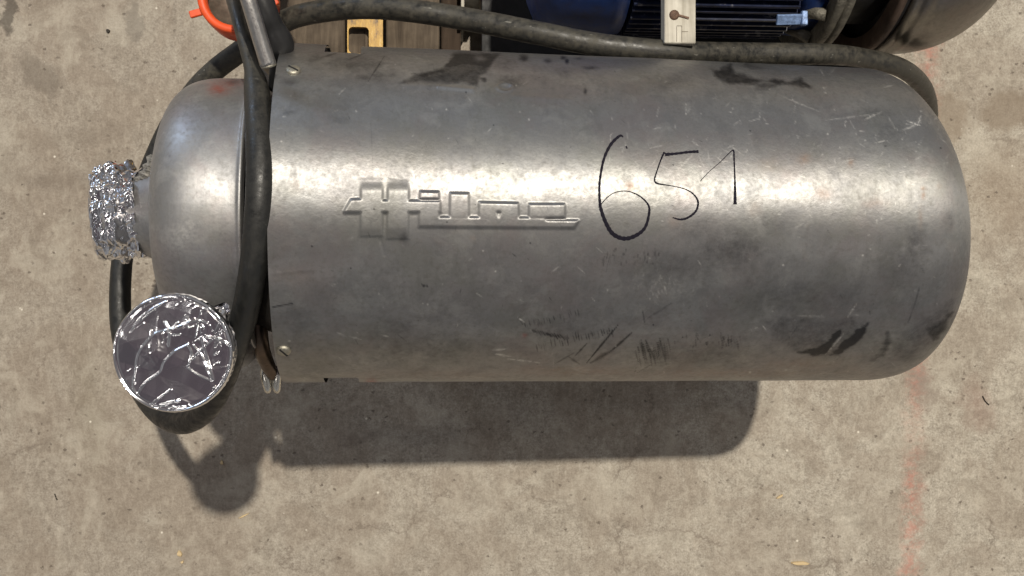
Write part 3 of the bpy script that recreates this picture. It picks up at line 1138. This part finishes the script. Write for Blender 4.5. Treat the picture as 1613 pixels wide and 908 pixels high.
# bronze sheen flap of the adapter foot that carries the lug
P = [at(405, 505, .45), at(408, 530, .445), at(414, 556, .43), at(424, 580, .41), at(430, 592, .40)]
mb = MB().tube(catmull(P, 6), np.linspace(.009, .0055, 25), 14)
mb.build("clamp_strap", mat_plain("bronzed_steel", (.12, .09, .07), .35, 1.0, .3, 60, .1), pump, True)

# ---- legs (mostly hidden below)
mb = None
for ux, sgn in ((-.13, -1), (-.13, 1), (.20, -1), (.20, 1)):
    top = F.pt(np.array(ux), np.array(math.radians(180 - 32 * sgn)), np.array(.145))
    foot = np.array([top[0], A0[1] - sgn * .095 * 1.0, .012])
    leg = MB().tube([top + (top - foot) * .05, foot], .012, 14).build("leg", STEEL_S, pump, True)
    vrev("foot", foot, [(-.012, .001), (-.012, .024), (-.004, .024), (.006, .014), (.006, .001)], IRON, leg, 24)

# ================================================================ foil wraps
def crump(a, b, sc, seed):
    return np.abs(wobble(a, b, sc, 3, seed)) - .25


def facets(a, b, freqs, slope, seed):
    """flat facets meeting in sharp folds: triangle waves crossing at random angles"""
    g = np.random.default_rng(seed)
    wx, wy = a + .0022 * wobble(a, b, 90, 2, seed + 1), b + .0022 * wobble(a, b, 90, 2, seed + 2)
    out = np.zeros_like(a)
    for f in freqs:
        t = g.random() * np.pi * 2
        ph_ = (wx * math.cos(t) + wy * math.sin(t)) * f + g.random()
        out += slope / (2 * f) * (np.abs(2 * (ph_ - np.floor(ph_)) - 1) - .5)
    return out


fs = empty("foil_wrap", F.pt(np.array(-.36), np.array(math.pi), np.array(.045)), "crumpled silver foil wrapped round the sideways suction port at the left end", "foil")
uf = np.concatenate([np.linspace(-.3350, -.369, 90), np.linspace(-.369, -.3755, 22)[1:]]) + .004
rf = np.concatenate([np.interp(np.linspace(0, 1, 90), [0, .12, .3, .42, 1], [.0385, .0372, .0385, .0425, .0425]), .0425 * np.sqrt(np.maximum(0, 1 - np.linspace(0, 1, 22)[1:] ** 2.2))])
UF, PF = np.meshgrid(uf, np.arange(360) * 2 * np.pi / 360, indexing='ij')
RF = np.broadcast_to(rf[:, None], UF.shape).copy()
wf = np.minimum(1, RF / .02)
cx, cy = RF * np.cos(PF), RF * np.sin(PF)
RF = RF + wf * (.0028 * crump(UF * 1.0 + cx * .4, PF * .04, 70, 21) + facets(UF, cx + .4 * cy, (45, 62, 85, 115, 150, 200), .30, 22) + facets(UF + .3 * cx, cy, (55, 75, 100, 140, 180), .30, 25))
RF += wf * .0035 * np.exp(-((PF - 2 * np.pi + .25) / .25) ** 2) * sstep(-.36, -.34, UF)
UFj = UF + .0022 * wobble(cx, cy, 120, 2, 23) + .003 * wobble(PF * 1.2, PF * 0, 3, 3, 24) * sstep(-.345, -.330, UF)
grid_mesh("wrapper", F.pt(UFj, PF, RF), FOIL, fs, wrap=True)
# loose torn tail of the foil under the nozzle
P = [at(208, 388, .44), at(218, 392, .44), at(228, 400, .435), at(238, 406, .43)]
V, Fc = [], []
Pc = catmull(P, 6)
for i, p in enumerate(Pc):
    w = .010 * (1 - i / len(Pc)) + .0008
    V += [p + np.array([w * .5, w, .002 * math.sin(i * 2)]), p + np.array([0, 0, .004 + .002 * math.cos(i * 1.4)]), p - np.array([w * .4, w * .8, .001])]
for i in range(len(Pc) - 1):
    for k in (0, 1):
        a = i * 3 + k
        Fc.append((a, a + 3, a + 4, a + 1))
mesh("torn_tail", V, Fc, FOIL, fs, False)
P = catmull([at(218, 287, .455), at(228, 276, .462), at(236, 262, .465), at(243, 246, .46)], 6)
V, Fc = [], []
for i, p in enumerate(P):
    w = .0042 + .0012 * math.sin(i * 1.3)
    V += [p + np.array([-w, w * .5, 0]), p + np.array([0, 0, .0025 + .001 * math.cos(i * 2.1)]), p + np.array([w, -w * .5, 0])]
for i in range(len(P) - 1):
    for k in (0, 1):
        a = i * 3 + k
        Fc.append((a, a + 3, a + 4, a + 1))
mesh("twisted_strand", V, Fc, mat_plain("dull_grey_foil", (.26, .25, .23), .6, .5, .5, 260, .6, .002), fs, False)

fd = empty("foil_wrap", (PD[0], PD[1], PD[2] - .03), "smooth round foil cap stretched tight over the upright discharge port, lower left", "foil")
# stretched top with raised creases (drawn from the photograph's crease pattern, in plan)
nr, na = 150, 460
RD = .0422
rr = np.concatenate([[0.0002], np.linspace(.001, 1, nr) * RD])
Rr, Aa = np.meshgrid(rr, np.arange(na) * 2 * np.pi / na, indexing='ij')
X_, Y_ = Rr * np.cos(Aa), Rr * np.sin(Aa)
# plan coordinates in crop pixels: 908 px = 240 photo px; disc centre (430,440), radius 330
cxp = 418 + X_ / RD * 330
cyp = 440 - Y_ / RD * 318
Hc = np.zeros_like(cxp)


def crs(pts, w, h):
    global Hc
    pts = catmull(np.array(pts, float), 5)
    for i in range(len(pts) - 1):
        (x0, y0), (x1, y1) = pts[i], pts[i + 1]
        ex, ey = x1 - x0, y1 - y0
        t = np.clip(((cxp - x0) * ex + (cyp - y0) * ey) / (ex * ex + ey * ey + 1e-9), 0, 1)
        d = np.hypot(cxp - x0 - t * ex, cyp - y0 - t * ey)
        Hc = np.maximum(Hc, .75 * h * np.exp(-(d / (w * .55)) ** 2))


crs([(222, 668), (200, 620), (212, 540), (225, 460), (265, 390), (320, 335), (385, 315)], 7, .0010)
crs([(222, 668), (270, 600), (345, 545), (370, 490), (430, 430), (500, 395)], 7, .0010)
crs([(375, 275), (400, 330), (395, 400)], 10, .0010)
crs([(385, 315), (440, 300), (520, 270), (575, 265), (610, 280)], 7, .0008)
crs([(500, 395), (520, 440), (515, 480), (500, 520)], 7, .0009)
crs([(515, 480), (560, 440), (600, 400), (700, 320), (740, 300)], 6, .0008)
crs([(580, 360), (595, 430), (620, 520), (640, 590)], 9, .0010)
crs([(530, 400), (580, 460), (610, 540), (640, 590), (560, 560), (500, 520)], 6, .0007)
crs([(545, 350), (560, 270), (580, 215), (620, 200)], 6, .0007)
crs([(600, 350), (680, 370), (735, 400)], 8, .0009)
crs([(650, 330), (690, 250), (660, 215)], 8, .0008)
crs([(190, 325), (240, 250), (320, 190), (380, 160)], 6, .0009)
crs([(215, 290), (290, 225), (370, 170)], 6, .0007)
crs([(300, 720), (370, 670), (410, 640)], 8, .0008)
crs([(320, 735), (400, 710), (460, 700)], 8, .0007)
for k in range(22):
    a0 = rng.random() * 2 * math.pi
    r0 = 318 * (.72 + .26 * rng.random())
    x0, y0 = 418 + r0 * math.cos(a0), 440 - r0 * math.sin(a0)
    l = 14 + 26 * rng.random()
    crs([(x0, y0), (x0 + l * .8, y0 - l * .6)], 4, .0004 * (.5 + rng.random()))
for k in range(18):
    x0, y0 = 520 + rng.normal() * 110, 340 + rng.normal() * 60
    a = rng.random() * 6.28
    l = 16 + 40 * rng.random()
    crs([(x0, y0), (x0 + l * math.cos(a), y0 + l * math.sin(a))], 6, .0005 * (.4 + rng.random()))
FM = np.exp(-(((cxp - 600) / 130) ** 2 + ((cyp - 350) / 110) ** 2)) + .7 * np.exp(-(((cxp - 300) / 70) ** 2 + ((cyp - 450) / 90) ** 2)) + .10
Zd = PD[2] + .0015 + Hc + FM * facets(X_, Y_, (26, 40, 60, 85), .075, 61) + .9 * facets(X_, Y_, (14, 20, 31), .045, 62) + .0005 * wobble(X_, Y_, 70, 2, 31) + .0006 * np.exp(-((Rr / RD - .985) / .012) ** 2) - .0003 * np.exp(-((Rr / RD - .94) / .02) ** 2)
top = np.stack([PD[0] + X_, PD[1] + Y_, Zd + .03 * (X_) * 0], -1)
# rolled rim and crumpled skirt
sk_t = np.linspace(0, 1, 60)[1:]
skr = RD + np.where(sk_t < .12, .0010 * np.sin(sk_t / .12 * np.pi / 2), .0010) - .006 * np.clip(sk_t - .12, 0, 1)
skz = -.030 * sk_t
SR, SA = np.meshgrid(skr, np.arange(na) * 2 * np.pi / na, indexing='ij')
SZ = np.broadcast_to(skz[:, None], SR.shape).copy()
SR = SR + sstep(.02, .3, -SZ / .030) * (.8 * facets(SA * .042, SZ, (90, 130, 170, 220), .3, 71) + .0009 * crump(SA * .042, SZ, 150, 33) + .0006 * crump(SA * .042 + SZ, SZ, 420, 34))
SR += .0035 * np.exp(-((SA - .75) / .10) ** 2) * sstep(.2, .6, -SZ / .030)
SZ = SZ + .002 * wobble(SA * 2, SA * 0, 5, 2, 35) * sstep(.5, 1, -SZ / .030)
sk = np.stack([PD[0] + SR * np.cos(SA), PD[1] + SR * np.sin(SA), PD[2] + .0010 + SZ], -1)
grid_mesh("foil_top", top, FOILD, fd, wrap=True)
grid_mesh("foil_skirt", sk, FOIL, fd, wrap=True)
# torn corner sticking out towards the casing
V, Fc = [], []
Pc = catmull([at(334, 487, .575), at(343, 481, .573), at(350, 492, .57), at(354, 502, .565)], 5)
for i, p in enumerate(Pc):
    w = .006 * math.sin(.4 + 2.4 * i / len(Pc))
    V += [p + np.array([w, w * .4, .002 * math.sin(i * 2.2)]), p + np.array([0, 0, .003 * math.cos(i * 1.7)]), p - np.array([w, w * .5, -.001])]
for i in range(len(Pc) - 1):
    for k in (0, 1):
        a = i * 3 + k
        Fc.append((a, a + 3, a + 4, a + 1))
mesh("torn_corner", V, Fc, FOIL, fd, False)

# ================================================================ black cable
cab = [(1420, 330, .012, 20), (1446, 260, .05, 20), (1462, 205, .13, 20), (1462, 162, .20, 20), (1448, 130, .255, 20), (1416, 106, .30, 20), (1360, 92, .33, 20), (1300, 86, .355, 21), (1180, 85, .37, 22), (1070, 83, .395, 22), (950, 72, .40, 22),
       (850, 53, .395, 22), (785, 40, .385, 22), (720, 28, .375, 22), (660, 19, .37, 22), (600, 13, .36, 22), (540, 14, .35, 22), (480, 23, .335, 22), (448, 34, .325, 22), (415, 54, .31, 22), (380, 80, .295, 22), (340, 110, .28, 22), (305, 146, .27, 22),
       (265, 205, .26, 22), (228, 290, .255, 22), (200, 370, .255, 21.5), (190, 440, .27, 21.5), (192, 520, .285, 22), (212, 592, .31, 22), (245, 645, .345, 22), (284, 666, .39, 22), (322, 648, .43, 22), (348, 606, .47, 21.5), (366, 556, .50, 21.5),
       (384, 500, .525, 21.5), (396, 440, .548, 21.5), (404, 380, .562, 21.5), (409, 320, .568, 22), (410, 260, .566, 21.5), (408, 205, .555, 21.5), (406, 160, .54, 21), (402, 128, .53, 18), (396, 104, .525, 12.5), (385, 62, .515, 12), (374, 22, .50, 12), (366, -12, .475, 12), (372, -60, .43, 12), (396, -110, .32, 12), (436, -160, .165, 12)]
P = np.array([at(x, y, h) for x, y, h, w in cab])
W = np.array([[w / 2000.] * 3 for x, y, h, w in cab])
Pc = catmull(P, 14)
Wc = catmull(W, 14)[:, 0]
v, f = tube_geo(Pc, Wc, 28)
cable = MB().add(v, f).build("rubber_cable", RUBBER, None, True)
tag(cable, "thick black rubber cable looping over the pump's left end and along its back", "cable")

# ================================================================ steel lever with its rubber boot
lv = empty("steel_lever", at(400, 20, .45), "round steel lever bar with black boot pointing down beside the orange cap", "lever")
P = [at(452, -190, .152), at(420, -160, .30), at(380, -110, .50), at(374, -52, .570), at(388, -10, .570), at(398, 22, .566), at(410, 62, .559), at(423, 103, .552)]
Pl = catmull(P, 8)
mb = MB().tube(Pl, np.linspace(.0058, .0062, len(Pl)), 22)
T = Pl[-1] - Pl[-2]
T /= np.linalg.norm(T)
rod = mb.build("lever_bar", STEEL_S, lv, True)
MB().tube([Pl[-1] - T * .0002, Pl[-1] + T * .0012, Pl[-1] + T * .0018], np.array([.0062, .0058, .0046]), 22).build("bar_end", BRASSY, lv, True)
P = [at(462, -140, .153), at(430, -110, .34), at(408, -60, .49), at(409, -25, .52), at(418, 15, .52), at(430, 45, .51), at(440, 70, .50), at(440, 100, .485), at(434, 140, .465)]
Pl = catmull(P, 6)
MB().tube(Pl, np.interp(np.linspace(0, 1, len(Pl)), [0, .6, .75, .83, 1], [.008, .0095, .0125, .010, .006]), 20).build("rubber_boot", BLACKR, lv, True)

# ================================================================ orange cap on a pipe stub
oc_c = at(375, -1, .36)
stub = vrev("pipe_stub", (oc_c[0], oc_c[1], 0), [(0, .002), (0, .05), (.012, .05), (.012, .026), (.345, .026), (.348, .033), (.352, .0335), (.354, .002)], mat_plain("stub_grey", (.20, .165, .13), .6, .3, .4, 90), None, 48)
tag(stub, "upright brown-grey pipe end seen inside the orange cap ring at the top", "pipe")
oc = empty("orange_cap", (oc_c[0], oc_c[1], .345), "bright orange plastic ring cap with side tabs at the top left edge", "cap")
vrev("cap_ring", oc_c, [(.004, .0282), (.010, .0285), (.0125, .0300), (.0128, .0345), (.0110, .0362), (.0, .0368), (-.018, .0366), (-.018, .0335), (.004, .0335), (.004, .0282)], ORANGE, oc, 96, tilt=(.05, -.03))
for (x0, y0, x1, y1, w, nm) in [(324, 17, 299, 24, 11, "side_tab"), (428, 2, 434, 10, 16, "side_tab")]:
    a, b = at(x0, y0, .366), at(x1, y1, .366)
    d = b - a
    L_ = np.linalg.norm(d)
    rot = Matrix.Rotation(math.atan2(d[1], d[0]), 3, 'Z')
    MB().box((a + b) / 2, L_, w * .00062, .004, rot, .0008).build(nm, ORANGE, oc)

# ================================================================ wooden pallet behind
WB = mat_wood("brown_board", (.060, .046, .034), (.150, .118, .086))
WD = mat_wood("dark_board", (.035, .024, .017), (.070, .050, .036))
WL = mat_wood("pale_batten", (.36, .33, .27), (.66, .63, .55), .8)
pal = empty("wooden_pallet", at(570, 20, 0) * np.array([1, 1, 0]), "dark brown wooden pallet boards lying under the cable at the top", "pallet")
for x0, x1, h, m in [(434, 543, .140, WB), (546, 602, .137, WB), (608, 692, .140, WB), (695, 726, .085, WD)]:
    a, b = at(x0, 40, h), at(x1, 40, h)
    y0_ = .200
    MB().box(((a[0] + b[0]) / 2, y0_ + .26, h - .010), b[0] - a[0], .52, .020, None, .0015).build("plank", m, pal, origin=(a[0], y0_, 0))
a, b = at(434, 40, .12), at(692, 40, .12)
for yy in (.24, .45, .66):
    MB().box(((a[0] + b[0]) / 2, yy, .060), b[0] - a[0], .08, .118, None, .002).build("stringer", WD, pal)

# yellow steel plate with a rounded square hole
YEL = NT("yellow_paint")
nn = YEL.noise(90, 5, .7, vec=YEL.mapping((1, .4, 1)))
YEL.set(color=YEL.ramp(nn, [(.36, (.12, .065, .018)), (.46, (.42, .23, .025)), (.58, (.58, .34, .04)), (.68, (.66, .54, .30))]), rough=.45)
YEL.bump(nn, .3, .0008)
yp = empty("yellow_bracket", at(575, 45, .141), "scratched yellow steel plate with a square hole on the pallet board", "bracket")
hz = .152
x0, x1, y1, y0 = 545, 603, 0, 110
hx0, hx1, hy1, hy0 = 540, 581, 42, 78


def rrect(xa, ya, xb, yb, r, n=5):
    out = []
    for cxx, cyy, a0 in ((xb - r, yb - r, 0), (xa + r, yb - r, 90), (xa + r, ya + r, 180), (xb - r, ya + r, 270)):
        for k in range(n + 1):
            a = math.radians(a0 + 90 * k / n)
            out.append((cxx + r * math.cos(a), cyy + r * math.sin(a)))
    return out


pa = at(547, 90, hz)
pb = at(603, -40, hz)
ha = at(549, 84, hz)
hb = at(581, 43, hz)
outer = rrect(pa[0], pa[1], pb[0], pb[1], .001)
inner = rrect(ha[0], ha[1], hb[0], hb[1], .005)
V, Fc = [], []
n = len(outer)
for z in (hz, hz - .006):
    V += [(x, y, z) for x, y in outer] + [(x, y, z) for x, y in inner]
for k in range(n):
    q = (k + 1) % n
    Fc += [(k, q, n + q, n + k), (2 * n + k, 3 * n + k, 3 * n + q, 2 * n + q), (k, 2 * n + k, 2 * n + q, q), (n + k, n + q, 3 * n + q, 3 * n + k)]
MB().add(V, Fc).build("perforated_plate", YEL.m, yp)
MB().box(((pa[0] + pb[0]) / 2 + .01, pb[1] - .02, (.137 + hz - .006) / 2), .02, .03, hz - .006 - .137 - .0002).build("spacer", BLACK, yp)

# ================================================================ second pump with blue motor
Ax2 = Frame((0, .397, .275), (1, .0, 0))
def u_at(px, h):
    return at(px, 30, h)[0]
xb = lambda px, z=.30: u_at(px, z)
bp = empty("blue_motor_pump", (xb(1150), .397, 0), "second pump with dark blue finned motor and rounded steel casing, at the top edge", "pump")
t = NT("blue_enamel")
n1 = t.noise(50, 5, .65)
n2 = t.noise(160, 4, .7)
c = t.ramp(n1, [(.3, (.004, .018, .085)), (.7, (.012, .045, .190))])
c = t.mix(t.ramp(n2, [(.66, 0.0), (.74, .6)]), c, (.10, .10, .09))
t.set(color=c, rough=t.ramp(n1, [(.3, .30), (.7, .55)]), spec=.5)
t.bump(n2, .25, .0008)
BLUE = t.m
t = NT("dark_fin_enamel")
n1 = t.noise(70, 5, .65)
t.set(color=t.ramp(n1, [(.35, (.004, .006, .018)), (.58, (.012, .018, .05)), (.66, (.16, .16, .18))]), rough=.42)
t.bump(n1, .3, .001)
FIN = t.m
GREYP = mat_plain("chipped_grey", (.15, .14, .115), .55, .3, .45, 120, .6, .002)
Ax2.revolve("fan_cowl", [(xb(838), .02), (xb(838), .09), (xb(850), .108), (xb(880), .118), (xb(960), .120), (xb(984), .118), (xb(988), .10)], BLUE, bp, 96)
Ax2.revolve("motor_frame", [(xb(975), .02), (xb(975), .101), (xb(1262), .101), (xb(1262), .02)], FIN, bp, 72)
fu0, fu1 = xb(990), xb(1250)
for k in range(34):
    a = math.radians(5 + k * 5.2 + random.uniform(-.5, .5))
    r0, r1 = .099, .121 + random.uniform(-.0012, .0008)
    V = []
    for r_, th_ in ((r0, .0022), (r1, .0013)):
        for uu_ in (fu0, fu1 - (.004 if r_ == r1 else 0)):
            for sg in (-1, 1):
                V.append(Ax2.pt(np.array(uu_), np.array(a + sg * th_ / r_), np.array(r_)))
    Fc = [(0, 2, 3, 1), (4, 5, 7, 6), (0, 4, 6, 2), (1, 3, 7, 5), (0, 1, 5, 4), (2, 6, 7, 3)]
    MB().add(V, Fc).build("fin", FIN, bp)
Ax2.revolve("end_shield", [(xb(1250), .05), (xb(1250), .112), (xb(1262), .116), (xb(1285), .118), (xb(1285), .05)], BLUE, bp, 96)
for k, a in enumerate((28, 50, 72, 94)):
    p0 = Ax2.pt(np.array(xb(1256)), np.array(math.radians(a)), np.array(.112))
    p1 = Ax2.pt(np.array(xb(1285)), np.array(math.radians(a - 8)), np.array(.126))
    MB().tube([p0, (p0 + p1) / 2 + np.array([0, 0, .004]), p1], np.array([.0045, .006, .007]), 10).build("rib", GREYP, bp, True)
fr = Ax2.revolve("flange", [(xb(1285), .06), (xb(1285), .134), (xb(1287), .137), (xb(1297), .137), (xb(1299), .1345), (xb(1301), .1345), (xb(1302), .137), (xb(1312), .136), (xb(1313), .06)], GREYP, bp, 160, lambda u, p: .0006 * wobble(u * 3, p * .13, 160, 2, 44))
Ax2.revolve("lantern", [(xb(1312), .03), (xb(1312), .103), (xb(1388), .103), (xb(1388), .03)], BLACK, bp, 64)
Ax2.revolve("backing_ring", [(xb(1376), .118), (xb(1376), .134), (xb(1378), .137), (xb(1388), .136), (xb(1388), .118)], mat_plain("rusty_brown", (.085, .058, .045), .6, .4, .4, 60), bp, 128)
Ax2.revolve("gasket", [(xb(1388), .08), (xb(1388), .1325), (xb(1396), .1325), (xb(1396), .08)], BLACK, bp, 128)
bx0, bx1 = xb(1396), xb(1606)
pr2 = [(bx0, .09), (bx0, .134), (bx0 + .001, .1365), (bx0 + .007, .1375), (bx0 + .009, .1362), (bx0 + .012, .1362), (bx0 + .014, .1378), (bx0 + .021, .1378), (bx0 + .0235, .1355)]
Lb = bx1 - bx0 - .024
for k in range(1, 50):
    a = k / 49 * math.pi / 2
    pr2.append((bx0 + .0235 + Lb * math.sin(a) ** (2 / 2.2), max(.001, .1355 * math.cos(a) ** (2 / 2.2))))
bell = Ax2.revolve("pump_casing", pr2, mat_steel("second_stainless", (.25, .24, .225), .36, False), bp, 160)
# blue tin tag bolted on the frame
tg = at(1243, 31, .385)
MB().box(tg, .025, .010, .004, Matrix.Rotation(.04, 3, 'Z') @ Matrix.Rotation(.5, 3, 'X'), .0006).build("clip_plate", mat_plain("pale_blue_tin", (.16, .24, .42), .45, .3, .45, 260, .5), bp)
MB().box(tg + np.array([.0145, .001, .001]), .006, .014, .006, None, .0008).build("clip_end", mat_plain("pale_blue_tin_end", (.16, .24, .42), .45, .3, .45, 260, .5), bp)
# frame the pump is bolted on, coloured black for the deep shadow there
a, b = at(757, 60, .09), at(1385, 60, .09)
for yy in (.24, .56):
    MB().box(((a[0] + b[0]) / 2, yy, .045), b[0] - a[0], .07, .088, None, .003).build("base_rail", BLACK, bp)
MB().box(((a[0] + b[0]) / 2, .40, .092), b[0] - a[0] - .002, .385, .006, None, .001).build("base_plate", BLACK, bp)
for px in (1030, 1240):
    MB().box((xb(px), .415, .14), .05, .16, .09, None, .006).build("motor_foot", BLACK, bp)

# pale batten lying across the fins
bt = empty("wood_batten", at(1072, 40, .398), "pale weathered wooden batten with a rusty screw lying across the blue motor", "wood strip")
bh = .413
a, b = at(1047, 68, bh), at(1096, 68, bh)
MB().box(((a[0] + b[0]) / 2, a[1] + .20, bh - .0085), b[0] - a[0], .40, .017, None, .0008).build("batten", WL, bt)
p = at(1062, 24, bh)
RUST = mat_plain("rusty_screw", (.13, .08, .055), .7, .4, .4, 300)
vrev("screw_head", p, [(0, .0048), (.0012, .0046), (.002, .003), (.0022, .0002)], RUST, bt, 20)
MB().box(p + np.array([.008, -.0014, .0008]), .012, .0018, .0012, Matrix.Rotation(-.25, 3, 'Z')).build("bent_nail", RUST, bt)
# stamped mark on the batten
PEN = mat_plain("stamp_ink", (.16, .13, .10), .8, 0, .2, 300, 0)
mb = MB()
for (x0, y0, x1, y1) in [(1066, 42, 1066, 66), (1066, 41, 1074, 41), (1074, 41, 1074, 66), (1074, 50, 1084, 50)]:
    p0, p1 = at(x0, y0, bh + .0003), at(x1, y1, bh + .0003)
    d = p1 - p0
    mb.box((p0 + p1) / 2, np.linalg.norm(d), .0004, .0002, Matrix.Rotation(math.atan2(d[1], d[0]), 3, 'Z'))
mb.build("stamp", PEN, bt)

# pale bracket seen past the cable
wb = empty("pale_bracket", at(738, 10, 0) * np.array([1, 1, 0]), "small pale angle bracket standing on the floor behind the cable, top middle", "bracket")
MB().box(at(728, 0, .06), .004, .08, .12, None, .0006).build("upright", WL, wb)
MB().box(at(740, 13, .05), .022, .006, .10, None, .0006).build("crosspiece", WL, wb)

# ================================================================ bits on the floor
CH1 = mat_wood("wood_chip", (.45, .33, .18), (.70, .56, .34), 1.0, 'X')
FIB = mat_plain("dark_fibre", (.03, .025, .02), .8, 0, .2, 100, 0)


def chip(px, py, l, w, rot, mat, label, name="wood_chip", cat="debris"):
    p = at(px, py, .0015)
    V = []
    N = 10
    for k in range(N):
        a = k * 2 * math.pi / N
        V.append([l / 2 * math.cos(a) * (.8 + .35 * random.random()), w / 2 * math.sin(a) * (.8 + .4 * random.random()), 0])
    R_ = Matrix.Rotation(rot, 3, 'Z')
    top_ = [Vector(p) + R_ @ Vector((v[0] * .85, v[1] * .8, .001)) for v in V]
    bot = [Vector(p) + R_ @ Vector((v[0], v[1], -.0013)) for v in V]
    Fc = [tuple(range(N)), tuple(range(2 * N - 1, N - 1, -1))] + [(k, N + k, N + (k + 1) % N, (k + 1) % N) for k in range(N)]
    o = MB().add(top_ + bot, Fc).build(name, mat, None, origin=(p[0], p[1], 0))
    tag(o, label, cat)


chip(1260, 888, .031, .0055, -.05, CH1, "long pale wood splinter on the concrete at the bottom right edge", "wood_splinter")
chip(283, 873, .007, .009, .6, CH1, "small golden wood chip on the concrete near the bottom left")
chip(287, 886, .004, .004, .2, CH1, "tiny golden crumb just below the golden chip, bottom left")
chip(384, 813, .019, .0022, .45, CH1, "thin straw sliver beside the cable's shadow", "straw_sliver")
chip(349, 729, .004, .006, .3, CH1, "tiny pale crumb inside the cable loop's shadow area")
chip(1228, 783, .012, .003, .5, CH1, "faint tan wood sliver on the lower right concrete", "wood_sliver")
chip(170, 49, .005, .006, .3, FIB, "dark round grit on the concrete, upper left", "grit")
for (pts, lab) in [([(1548, 624), (1552, 632), (1558, 638)], "short curved dark fibre on the concrete, far right"),
                   ([(86, 778), (88, 784), (90, 788)], "short dark fibre on the left concrete")]:
    P = catmull([at(x, y, .0012) for x, y in pts], 5)
    o = MB().tube(P, .0007, 6).build("fibre", FIB, None, True, origin=tuple(at(pts[0][0], pts[0][1], 0)))
    tag(o, lab, "debris")
